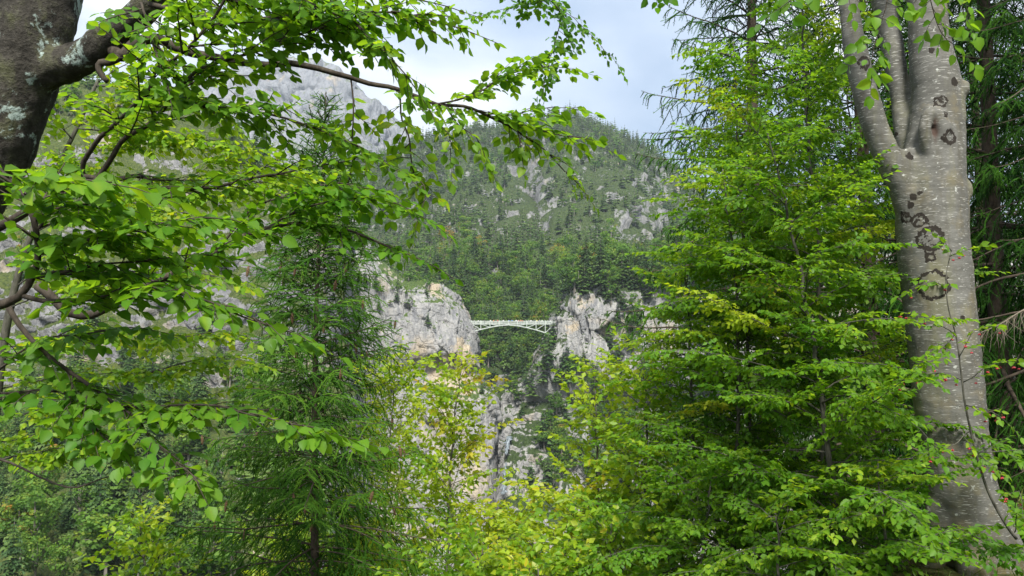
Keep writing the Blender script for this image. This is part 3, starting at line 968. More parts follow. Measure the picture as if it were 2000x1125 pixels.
# ------------------------------------------------------------------ waterfall
k = NT("falling_water")
st = k.noise(k.mapping(k.pos(), (1, 1, .08)), 2.2, 4, .6)
c = k.ramp(st, [(.40, (.07, .085, .095)), (.62, (.24, .28, .31))])
M_WATER = k.done(k.principled(c, .6, .25, k.bump(st, .5, .2)))
def water(points, label, seed):
    rg = np.random.default_rng(seed)
    pts = resample(np.array([P(x, y, d) for x, y, d, w in points]), .4)
    ws = np.interp(np.linspace(0, 1, len(pts)), np.linspace(0, 1, len(points)), [w for *_, w in points])
    cols_ = 9
    V = []
    for i, p in enumerate(pts):
        for j in range(cols_):
            s = (j / (cols_ - 1) - .5) * 2
            V.append(p + np.array([s * ws[i] * (1 + .3 * math.sin(i * 1.7 + j) + .35 * rg.normal() * abs(s)) + .15 * math.sin(i * .9), -.6 * (1 - s * s) - .15 * math.sin(j * 2.1 + i * .3), 0]))
    n_ = len(pts)
    V2 = np.vstack([np.array(V), np.array(V) + np.array([0, .8, 0])])
    i = np.arange(n_ - 1)[:, None] * cols_ + np.arange(cols_ - 1)[None, :]
    q = np.stack([i, i + 1, i + cols_ + 1, i + cols_], -1).reshape(-1, 4)
    o = link("waterfall", make_mesh("waterfall", V2, None, np.vstack([q, q + n_ * cols_]), [M_WATER], smooth=True))
    tag(o, label, "waterfall", kind="structure")
water([(995, 852, 316, .9), (994, 858, 313, 1.0), (991, 872, 311, .75), (989, 888, 309, .35)], "narrow white waterfall dropping over a ledge in the gorge", 1)
water([(988, 904, 304, .25), (987, 915, 302, .5), (985, 940, 299, .8), (983, 965, 297, 1.0)], "lower white cascade of the stream seen through the treetops", 2)


# ------------------------------------------------------------------ leaves and twigs
def leaf_template(stations, width, serr=0.0, fold=0.07, curl=0.10):
    """ovate blade along +x, unit length, folded on the midrib"""
    xs_ = np.linspace(0, 1, stations + 2)
    V = [(0, 0, 0)]
    def prof(x): return width * 0.5 * (math.sin(math.pi * x ** 0.82) ** 0.75)
    mids, L, R = [], [], []
    for i, x in enumerate(xs_[1:-1]):
        w = prof(x) * (1 + serr * (1 if i % 2 else -1))
        z = -curl * x * x
        mids.append(len(V)); V.append((x, 0, z))
        L.append(len(V)); V.append((x - .02, w, z + fold * w * 3))
        R.append(len(V)); V.append((x - .02, -w, z + fold * w * 3))
    tip = len(V); V.append((1, 0, -curl))
    tr, qd = [], []
    tr += [(0, mids[0], L[0]), (0, R[0], mids[0])]
    for i in range(len(mids) - 1):
        qd += [(mids[i], mids[i + 1], L[i + 1], L[i]), (R[i], R[i + 1], mids[i + 1], mids[i])]
    tr += [(mids[-1], tip, L[-1]), (R[-1], tip, mids[-1])]
    # to triangles
    for a_, b_, c_, d_ in qd:
        tr += [(a_, b_, c_), (a_, c_, d_)]
    return np.array(V, float), np.array(tr)
LEAF_HI = [leaf_template(5, 0.68, 0.05), leaf_template(5, 0.74, 0.06, .12, .22), leaf_template(5, 0.62, 0.04, .03, -.06), leaf_template(5, .70, .07, .18, .05)]
LEAF_MD = [leaf_template(2, 0.70), leaf_template(2, 0.76, 0, .13, .24), leaf_template(2, 0.64, 0, .02, -.05)]
LEAF_LO = [(np.array([(0, 0, 0), (.45, .35, .05), (1, 0, -.08), (.45, -.35, .05)]), np.array([(0, 2, 1), (0, 3, 2)])), (np.array([(0, 0, 0), (.5, .31, .12), (1, 0, -.2), (.5, -.31, .12)]), np.array([(0, 2, 1), (0, 3, 2)]))]
def maple_template():
    ang = [-150, -112, -75, -52, -28, 0, 28, 52, 75, 112, 150]
    rad = [.22, .42, .26, .62, .32, .78, .32, .62, .26, .42, .22]
    V = [(0.28, 0, 0)]
    for a_, r_ in zip(ang, rad):
        V.append((.28 + r_ * math.cos(math.radians(a_)), r_ * math.sin(math.radians(a_)), -.12 * r_))
    T_ = [(0, i, i + 1) for i in range(1, len(ang))]
    return np.array(V), np.array(T_)
LEAF_MAPLE = maple_template()
NEEDLE = (np.array([(0, -.12, 0), (0, .12, 0), (1, 0, .05)]), np.array([(0, 1, 2)]))

def frames(d, n):
    d = unit(d)
    n = unit(n - d * np.sum(n * d, -1, keepdims=True))
    return d, np.cross(n, d), n
def bake(tmpl, pos, d, n, size, tint):
    V, Tr = tmpl
    d, s, n = frames(d, n)
    N, K = len(pos), len(V)
    W = pos[:, None, :] + size[:, None, None] * (V[None, :, 0, None] * d[:, None] + V[None, :, 1, None] * s[:, None] + V[None, :, 2, None] * n[:, None])
    Tt = (Tr[None] + (np.arange(N) * K)[:, None, None]).reshape(-1, 3)
    return W.reshape(-1, 3), Tt, np.clip((tint[:, None] + rib(V)[None, :]).ravel(), 0, 1)

def rib(V):
    """the midrib is paler than the blade"""
    return np.where(np.abs(V[:, 1]) < 1e-6, .07, -.05) if len(V) > 4 else np.zeros(len(V))
LEAF_VAR = {}
def leaf_variant(key, tmpl, mat, tint):
    b_ = int(round(np.clip(tint, 0, 1) * 24))
    tmpl = random.choice(tmpl)
    kk = (key, mat.name, b_, id(tmpl))
    if kk not in LEAF_VAR:
        LEAF_VAR[kk] = make_mesh("leaf_blade", tmpl[0], tmpl[1], None, [mat], tint=np.clip(b_ / 24.0 + rib(tmpl[0]), 0, 1), smooth=True)
    return LEAF_VAR[kk]

class Plant:
    def __init__(self, seed):
        self.rg = np.random.default_rng(seed)
        self.tubes = []
        self.pos, self.dir, self.nor, self.size, self.tint = [], [], [], [], []
    def leaf(self, p, d, n, s, t):
        self.pos.append(p); self.dir.append(d); self.nor.append(n); self.size.append(s); self.tint.append(t)
    def leaves_along(self, pts, n, leaf, tint, start=0.0, spacing=0.55, spread=50, jit=0.35, droop=0.15, tip=True):
        """leaves alternate left and right along a twig, in the plane of the spray"""
        rg = self.rg
        seg = np.linalg.norm(np.diff(pts, axis=0), axis=1)
        s = np.concatenate([[0], np.cumsum(seg)])
        L = s[-1]
        x = start * L
        side = 1 if rg.uniform() < .5 else -1
        while x < L:
            k = min(np.searchsorted(s, x, side='right') - 1, len(seg) - 1)
            f = (x - s[k]) / max(seg[k], 1e-6)
            p = pts[k] + (pts[k + 1] - pts[k]) * f
            t = unit(pts[k + 1] - pts[k])
            sd = np.cross(n, t)
            a = math.radians(spread + rg.normal() * 14)
            d = t * math.cos(a) + sd * side * math.sin(a)
            d = d + rg.normal(size=3) * .16
            d[2] -= droop * (1 + rg.normal() * .6)
            nn = n + rg.normal(size=3) * jit
            self.leaf(p, d, nn, leaf * rg.uniform(.6, 1.2), tint + rg.normal() * .07)
            side = -side
            x += leaf * spacing * rg.uniform(.75, 1.3)
        if tip:
            t = unit(pts[-1] - pts[-2])
            self.leaf(pts[-1], t + np.array([0, 0, -droop]), n + rg.normal(size=3) * jit, leaf * rg.uniform(.8, 1.1), tint + rg.normal() * .07)
    def path(self, p, d, L, n, droop=0.0, wob=0.08):
        pts = [np.asarray(p, float)]
        d = unit(d)
        st = L / n
        for _ in range(n):
            d = d + self.rg.normal(size=3) * wob
            d[2] -= droop / n
            d = unit(d)
            pts.append(pts[-1] + d * st)
        return np.array(pts)
    def spray(self, p, d, n, L, r, leaf, tint, sub=True, droop=0.25, jit=0.35, spacing=0.5, ldroop=0.15, twig_step=1.0):
        """fan of twigs in one plane, the way a beech branchlet grows"""
        rg = self.rg
        k = max(3, int(L / .07))
        pts = self.path(p, d, L, k, droop, .07)
        self.tubes.append((pts, np.linspace(r, r * .35, k + 1)))
        self.leaves_along(pts, n, leaf, tint, .25 if sub else .08, spacing, 48, jit, ldroop)
        if sub and L > 2.2 * leaf:
            x, side = .12 * L, (1 if rg.uniform() < .5 else -1)
            while x < .88 * L:
                i = min(int(x / L * k), k - 1)
                t = unit(pts[i + 1] - pts[i])
                sd = np.cross(n, t)
                a = math.radians(44 + rg.normal() * 9)
                dd_ = t * math.cos(a) + side * sd * math.sin(a)
                l2 = (L - x) * rg.uniform(.42, .72)
                if l2 > leaf * .8:
                    q = self.path(pts[i], dd_, l2, 3, droop * .8, .09)
                    self.tubes.append((q[[0, 2, 3]], np.array([r * .55, r * .4, r * .25])))
                    self.leaves_along(q, n, leaf, tint + rg.normal() * .03, .12, spacing, 50, jit, ldroop)
                side = -side
                x += leaf * twig_step * rg.uniform(.8, 1.3)
        return pts
    def arrays(self):
        return (np.array(self.pos), np.array(self.dir), np.array(self.nor), np.array(self.size), np.clip(np.where(np.array(self.tint) > .88, .88 + (np.array(self.tint) - .88) * .2, np.array(self.tint)), 0, 1))
    def finish_leaves(self, root, tmpl, key, mat, single=300, single_tmpl=None, name="leaf", rest="foliage"):
        if not self.pos: return
        pos, d, n, s, t = self.arrays()
        qx, qy, w = proj(pos)
        inside = (qx > 0) & (qx < 2000) & (qy > 0) & (qy < 1125) & ((pos - CAM) @ FWD > .3)
        px = s / w * F * inside
        order = np.argsort(-px)
        pick = order[:single][px[order[:single]] > 9.0]
        keep = np.ones(len(pos), bool); keep[pick] = False
        dd_, ss, nn = frames(d, n)
        st_ = single_tmpl or tmpl
        for i in pick:
            o = link(name, leaf_variant(key + "_single", st_, mat, t[i]), root)
            o.matrix_world = Matrix(((dd_[i, 0] * s[i], ss[i, 0] * s[i], nn[i, 0] * s[i], pos[i, 0]), (dd_[i, 1] * s[i], ss[i, 1] * s[i], nn[i, 1] * s[i], pos[i, 1]),
                                     (dd_[i, 2] * s[i], ss[i, 2] * s[i], nn[i, 2] * s[i], pos[i, 2]), (0, 0, 0, 1)))
        if keep.any():
            ids = np.nonzero(keep)[0]
            parts, off = [], 0
            for g_i, tm in enumerate(tmpl):
                sel = ids[g_i::len(tmpl)]
                if len(sel) == 0: continue
                W, Tt, ti = bake(tm, pos[sel], d[sel], n[sel], s[sel], t[sel])
                parts.append((W, Tt + off, ti)); off += len(W)
            W, Tt, ti = (np.concatenate([q_[j_] for q_ in parts]) for j_ in range(3))
            tag(link(rest, make_mesh(rest, W, Tt, None, [mat], tint=ti, smooth=True), root), kind="stuff")
    def finish_twigs(self, root, mat, name="twigs", sides=4):
        if self.tubes:
            v, q, t = tube_arrays(self.tubes, sides, cap=False)
            tag(link(name, make_mesh(name, v, None, q, [mat], smooth=True), root), kind="stuff")
        self.tubes = []

def px_path(pts, step=.05):
    return resample(np.array([P(*p) for p in pts]), step)

def branch_object(root, pts, r0, r1, mat, sides=7, name="branch", power=1.0, wobble=0.0, seed=0):
    pts = np.array(pts)
    if wobble:
        pts = pts + np.stack([vnoise(pts * 9 + 31, seed), vnoise(pts * 9 + 57, seed), vnoise(pts * 9, seed)], 1) * wobble
    t = np.linspace(0, 1, len(pts)) ** power
    me = tube_mesh(name, [(pts, r0 + (r1 - r0) * t)], sides, [mat])
    return link(name, me, root)

# ------------------------------------------------------------------ beech at the upper left, branches arching over the view
def lichen_bark():
    k = NT("lichen_beech_bark")
    p = k.pos()
    a = k.noise(p, 7, 6, .65)
    b = k.noise(p, 38, 5, .7)
    li = k.noise(p, 5.5, 5, .6, .6)
    c = k.ramp(k.math('ADD', k.math('MULTIPLY', a, .55), k.math('MULTIPLY', b, .45)), [(.36, (.019, .017, .014)), (.52, (.050, .046, .038)), (.66, (.105, .098, .083))])
    c = k.mix(k.ramp(a, [(.5, (0, 0, 0)), (.64, (.55, .55, .55))]), c, (.075, .085, .030))
    sp = k.ramp(k.math('ADD', k.math('MULTIPLY', li, .7), k.math('MULTIPLY', b, .3)), [(.56, (0, 0, 0)), (.60, (1, 1, 1))])
    c = k.mix(sp, c, k.mix(b, (.20, .27, .24), (.36, .43, .40)))
    h = k.math('ADD', a, k.math('MULTIPLY', b, .8))
    return k.done(k.principled(c, .9, .15, k.bump(h, .9, .03)))
M_LBARK = lichen_bark()

left = thing("beech_tree", "lichen-patched beech at the upper left, its leafy branches arching over the view", "tree")
D0 = 3.6
def tube_with_noise(paths, amp, sides=14):
    v, q, t = tube_arrays(paths, sides)
    return v + unit(v - v.mean(0)) * 0, q, t
tp = px_path([(-330, 1250, 3.7), (-290, 900, 3.65), (-220, 650, 3.6), (-130, 480, 3.6), (-36, 330, 3.6), (16, 200, 3.6), (52, 100, 3.6), (80, 0, 3.6), (105, -150, 3.7), (120, -420, 3.8)], .06)
tr_ = np.interp(np.linspace(0, 1, len(tp)), [0, .5, .72, .8, .86, 1], [.23, .175, .172, .178, .145, .11])
ls = px_path([(14, 190, 3.62), (-8, 80, 3.66), (-14, 0, 3.7), (-22, -150, 3.8)], .05)
bigb = px_path([(60, 150, 3.6), (120, 128, 3.55), (170, 105, 3.5), (230, 58, 3.45), (290, 8, 3.4), (340, -45, 3.4), (470, -160, 3.3)], .04)
v, q, t = tube_arrays([(tp, tr_), (ls, np.linspace(.13, .1, len(ls))), (bigb, np.linspace(.088, .045, len(bigb)))], 16)
me = remeshed("trunk", v, q, t, .019, 3)
co = np.empty(len(me.vertices) * 3, np.float32); me.vertices.foreach_get("co", co); co = co.reshape(-1, 3)
nn_ = np.empty(len(me.vertices) * 3, np.float32); me.vertices.foreach_get("normal", nn_); nn_ = nn_.reshape(-1, 3)
co = co + nn_ * (fbm(co * np.array([5, 5, 3.0]), 4, 5) * .016 + fbm(co * 28, 3, 6) * .004)[:, None]
me.vertices.foreach_set("co", co.astype(np.float32).ravel())
me.materials.append(M_LBARK)
link("trunk", me, left)

LB = Plant(101)
# guided branches: pixel path with depth, radius start/end, spray length, spray gap, leaf size, tint
def guided(plant, root, pts, r0, r1, spray_l=.34, gap=.10, leaf=.050, tint=.54, start=.15, mat=M_TWIG, jit=.4, normal=(0, 0, 1), spread=48, end=True, wobble=.012, sub=True, ldroop=.18, spacing=.62, only=0, name="branch"):
    rg = plant.rg
    c = px_path(pts, .04)
    branch_object(root, c, r0, r1, mat, 6, name=name, wobble=wobble, seed=int(rg.integers(1000)), power=.8)
    seg = np.linalg.norm(np.diff(c, axis=0), axis=1); s = np.concatenate([[0], np.cumsum(seg)]); L = s[-1]
    x = start * L
    side = 1 if rg.uniform() < .5 else -1
    while x < L and spray_l > 0:
        i = min(np.searchsorted(s, x, side='right') - 1, len(seg) - 1)
        t = unit(c[i + 1] - c[i])
        n = unit(np.array(normal) + rg.normal(size=3) * .22)
        sd = unit(np.cross(n, t))
        a = math.radians(spread + rg.normal() * 12)
        sgn = only if only else side
        d = t * math.cos(a) + sgn * sd * math.sin(a)
        l = spray_l * rg.uniform(.6, 1.15) * (1 - .35 * x / L)
        n2 = unit(n - d * (n @ d))
        plant.spray(c[i], d, n2, l, max(r1, .0022), leaf, tint + rg.normal() * .05, sub, .3, jit, spacing, ldroop)
        side = -side
        x += gap * GAPK * rg.uniform(.7, 1.3)
    if end and spray_l > 0:
        t = unit(c[-1] - c[-2])
        n = unit(np.array(normal) + rg.normal(size=3) * .2); n = unit(n - t * (n @ t))
        plant.spray(c[-1], t, n, spray_l, max(r1, .002), leaf, tint, sub, .25, jit, spacing, ldroop)

GAPK = 0.40
g = lambda *a, **k_: guided(LB, left, *a, **k_)
# limb behind the trunk that carries the two rising branches
g([(-120, 500, 3.55), (-20, 455, 3.5), (60, 410, 3.4), (120, 372, 3.3), (165, 350, 3.2)], .028, .016, 0, end=False)
g([(165, 350, 3.2), (165, 318, 3.18), (195, 275, 3.1), (222, 245, 3.05), (255, 212, 3.0), (292, 188, 3.0), (300, 160, 2.98), (312, 125, 2.95), (345, 112, 2.95), (388, 72, 2.9), (420, 38, 2.9), (450, -20, 2.85)], .011, .005, .36, .16, start=.35)
g([(150, 380, 3.2), (185, 352, 3.2), (215, 315, 3.15), (242, 275, 3.1), (292, 238, 3.1), (332, 200, 3.05), (365, 160, 3.0), (410, 132, 3.0), (480, 106, 3.0), (560, 76, 3.0), (625, 55, 3.0)], .014, .004, .36, .12, start=.3)
g([(165, 346, 3.2), (230, 348, 3.2), (275, 342, 3.15), (320, 368, 3.1), (430, 366, 3.1), (520, 345, 3.1), (580, 330, 3.1)], .012, .004, .30, .14, start=.25)
g([(275, 5, 3.1), (288, 45, 3.05), (300, 85, 3.0), (312, 125, 2.95)], .006, .004, .3, .12)
g([(292, 190, 3.1), (380, 202, 3.1), (470, 215, 3.1), (560, 232, 3.1), (640, 258, 3.1), (700, 285, 3.1)], .008, .003, .32, .10)
# long branch reaching across the sky
C1 = [(330, 85, 3.45), (380, 103, 3.45), (450, 118, 3.45), (530, 125, 3.45), (600, 131, 3.45), (700, 157, 3.5), (800, 185, 3.55), (860, 203, 3.6), (920, 212, 3.65), (980, 238, 3.7), (1040, 275, 3.75), (1080, 308, 3.8), (1105, 335, 3.8)]
g(C1, .022, .003, .24, .27, start=.55, leaf=.053, tint=.6)
g([(860, 203, 3.6), (905, 190, 3.6), (945, 172, 3.62), (985, 148, 3.65), (1040, 132, 3.7), (1075, 130, 3.7)], .005, .002, .22, .075, leaf=.052, tint=.58)
g([(920, 212, 3.65), (985, 222, 3.68), (1050, 215, 3.7), (1085, 210, 3.7)], .004, .002, .2, .10, leaf=.058, tint=.55)
g([(990, 243, 3.7), (1060, 256, 3.7), (1120, 268, 3.7), (1140, 272, 3.7)], .004, .002, .18, .09, leaf=.058, tint=.6)
g([(780, 182, 3.55), (782, 228, 3.5), (798, 268, 3.5), (803, 325, 3.45), (830, 370, 3.42), (818, 425, 3.4)], .005, .002, .2, .11, leaf=.056, tint=.66, spread=70)
g([(685, 152, 3.5), (690, 200, 3.5), (687, 262, 3.48), (686, 330, 3.45), (672, 415, 3.42)], .004, .002, .2, .15, leaf=.056, tint=.62, spread=72)
g([(870, 206, 3.6), (900, 245, 3.6), (930, 268, 3.6), (945, 300, 3.6)], .003, .002, .16, .09, leaf=.056, tint=.66)
g([(1012, 256, 3.72), (1018, 280, 3.7), (1020, 300, 3.7)], .003, .002, .12, .06, leaf=.056, tint=.7)
g([(800, 186, 3.55), (850, 235, 3.55), (872, 255, 3.55), (880, 290, 3.55)], .003, .0015, .16, .12, leaf=.054, tint=.62)
# twisted dark stub under the heavy limb
for pts_, a_, b_ in (([(212, 72, 3.5), (222, 100, 3.45), (240, 108, 3.42), (262, 84, 3.42), (292, 76, 3.42), (330, 85, 3.45)], .032, .022), ([(238, 108, 3.42), (215, 121, 3.4), (195, 124, 3.4), (196, 140, 3.4), (212, 158, 3.4)], .02, .011)):
    branch_object(left, px_path(pts_, .015), a_, b_, M_TWIG, 9, wobble=.008)
# canopy along the top edge
g([(290, 8, 3.3), (400, 25, 3.2), (500, 38, 3.15), (620, 30, 3.1), (740, 20, 3.1), (820, 35, 3.1)], .012, .004, .34, .085, start=.1)
g([(470, -60, 3.1), (545, -15, 3.05), (620, 15, 3.0), (690, 45, 3.0), (735, 85, 3.0), (765, 115, 3.0)], .010, .003, .34, .085, start=.1)
g([(330, -40, 3.6), (430, -20, 3.5), (560, -30, 3.5), (700, -25, 3.5), (790, -5, 3.5)], .010, .004, .36, .10, start=.05)
g([(620, 30, 3.1), (680, 60, 3.15), (720, 85, 3.2)], .004, .002, .2, .12)
# branch crossing in front of the spruce
g([(75, 556, 2.9), (118, 598, 2.9), (160, 612, 2.9), (210, 600, 2.9), (260, 570, 2.9), (330, 540, 2.92), (390, 508, 2.95), (470, 465, 3.0), (540, 441, 3.05), (600, 436, 3.1), (690, 455, 3.1), (770, 485, 3.1)], .019, .0035, .27, .12, start=.3, tint=.4)
g([(520, 448, 3.05), (590, 408, 3.05), (660, 392, 3.05), (730, 390, 3.05), (780, 400, 3.05)], .005, .002, .24, .085, tint=.45)
g([(430, 488, 3.0), (500, 410, 3.0), (560, 380, 3.0), (640, 362, 3.0), (700, 365, 3.0)], .005, .002, .24, .10, tint=.42)
# nearest, lower left sprays
GAPK = 0.30
g([(-10, 598, 2.45), (40, 580, 2.45), (62, 545, 2.45), (75, 490, 2.42), (73, 430, 2.4), (55, 390, 2.4), (15, 345, 2.4)], .016, .006, .26, .13, start=.35, tint=.45)
g([(74, 430, 2.4), (130, 402, 2.35), (180, 395, 2.32), (240, 380, 2.3)], .006, .002, .22, .075, tint=.5)
g([(74, 490, 2.42), (130, 470, 2.4), (220, 461, 2.35), (330, 432, 2.3), (400, 425, 2.3)], .007, .002, .24, .085, tint=.5)
g([(63, 545, 2.45), (120, 535, 2.4), (180, 520, 2.4), (280, 508, 2.4), (340, 500, 2.4)], .006, .002, .22, .095, tint=.45)
g([(45, 580, 2.45), (170, 586, 2.4), (240, 566, 2.35), (330, 562, 2.3), (400, 588, 2.3), (480, 615, 2.3), (545, 640, 2.3)], .008, .002, .2, .095, start=.2, tint=.5)
g([(20, 600, 2.6), (45, 640, 2.6), (85, 684, 2.6), (130, 720, 2.6), (180, 760, 2.58), (222, 786, 2.55), (268, 814, 2.5), (290, 850, 2.45), (318, 880, 2.42), (345, 902, 2.4)], .011, .002, .2, .11, start=.25, tint=.42)
g([(222, 786, 2.55), (300, 795, 2.5), (380, 792, 2.45), (460, 802, 2.4), (560, 822, 2.4), (640, 842, 2.4)], .005, .002, .17, .08, tint=.55)
g([(345, 902, 2.4), (370, 925, 2.35), (385, 945, 2.3)], .003, .002, .1, .05, tint=.6, leaf=.06)
g([(130, 720, 2.6), (150, 790, 2.55), (200, 850, 2.5), (250, 890, 2.5)], .004, .002, .2, .10, tint=.4)
g([(-20, 768, 2.6), (60, 767, 2.6), (110, 765, 2.6)], .006, .003, .16, .13, tint=.4)
g([(20, 345, 2.3), (80, 350, 2.25), (150, 352, 2.2), (220, 360, 2.2)], .004, .002, .2, .075, tint=.6, leaf=.07)
g([(-20, 890, 2.8), (60, 920, 2.8), (140, 950, 2.8), (215, 935, 2.8)], .005, .002, 0, end=False)
g([(0, 720, 2.7), (40, 690, 2.6), (90, 660, 2.6), (160, 650, 2.6), (230, 640, 2.6)], .005, .002, .2, .13, tint=.42)
GAPK = 0.46
# far-reaching twig that hangs into the top of the view
g([(905, -90, 8.0), (1000, -40, 8.0), (1085, 10, 8.0), (1090, 60, 8.0), (1075, 110, 8.0), (1065, 150, 8.0)], .012, .003, .5, .12, leaf=.07, tint=.3, jit=.5, start=.3, spread=62)
g([(1085, 5, 8.0), (1130, 45, 8.0), (1170, 85, 8.0), (1200, 118, 8.0)], .004, .002, .24, .2, leaf=.066, tint=.35, jit=.5)
g([(1075, 0, 8.0), (1000, 15, 8.0), (940, 30, 8.0)], .004, .002, .3, .18, leaf=.066, tint=.4, jit=.5)
LB.finish_twigs(left, M_TWIG)
LB.finish_leaves(left, LEAF_MD, "beech", M_BEECH, 300, LEAF_HI)
print("left beech", len(LB.pos), round(time.time() - T0, 1))

# yellow-green young beech behind it
yb = thing("young_beech", "young beech with leaves tinted yellow-green for back light behind the lichen-patched trunk", "tree")
YB = Plant(111)
GAPK = 0.36
y_ = lambda *a, **k_: guided(YB, yb, *a, **k_)
branch_object(yb, px_path([(-60, 1250, 6.2), (-20, 900, 6.1), (20, 600, 6.0), (90, 380, 6.0), (150, 250, 6.0), (190, 160, 6.0)], .1), .05, .012, M_STEM, 8, name="trunk")
for pts_ in ([(90, 380, 6.0), (180, 300, 5.9), (260, 270, 5.9), (330, 260, 5.8)], [(140, 270, 6.0), (110, 230, 5.9), (90, 190, 5.9)], [(150, 250, 6.0), (210, 215, 6.0), (270, 200, 6.0)], [(190, 160, 6.0), (240, 130, 6.0), (280, 110, 6.0)],
             [(60, 460, 6.0), (180, 400, 5.9), (300, 380, 5.8), (400, 330, 5.8), (470, 300, 5.7)], [(330, 372, 5.8), (420, 380, 5.8), (520, 350, 5.7), (600, 335, 5.7)],
             [(0, 760, 6.1), (90, 740, 6.0), (190, 730, 6.0), (300, 725, 5.9)], [(-10, 820, 6.1), (100, 800, 6.0), (210, 790, 6.0), (300, 800, 5.9), (380, 780, 5.9)], [(0, 860, 6.1), (70, 850, 6.0), (150, 830, 6.0)], [(300, 725, 5.9), (370, 705, 5.9), (430, 700, 5.9)],
             [(60, 330, 6.0), (120, 330, 6.0), (180, 340, 6.0)],
             [(20, 600, 6.0), (120, 560, 5.8), (230, 540, 5.6), (330, 530, 5.5), (420, 540, 5.4)], [(30, 560, 6.0), (140, 490, 5.8), (250, 460, 5.6), (340, 450, 5.5)],
             [(0, 680, 6.1), (110, 660, 5.9), (220, 650, 5.7), (330, 660, 5.6), (410, 650, 5.5)], [(100, 380, 6.0), (200, 420, 5.8), (300, 410, 5.7), (400, 420, 5.6)],
             [(190, 170, 6.0), (290, 170, 5.9), (380, 190, 5.8), (440, 230, 5.8)], [(150, 250, 6.0), (260, 260, 5.9), (360, 270, 5.8), (440, 280, 5.7)], [(-10, 900, 6.1), (90, 880, 6.0), (180, 870, 5.9)]):
    y_(pts_, .007, .002, .42, .13, leaf=.064, tint=.72, jit=.45, mat=M_STEM)  # yellow-green tint puts the back light into the leaf colour
YB.finish_twigs(yb, M_STEM)
YB.finish_leaves(yb, LEAF_MD, "beech", M_BEECH, 160)

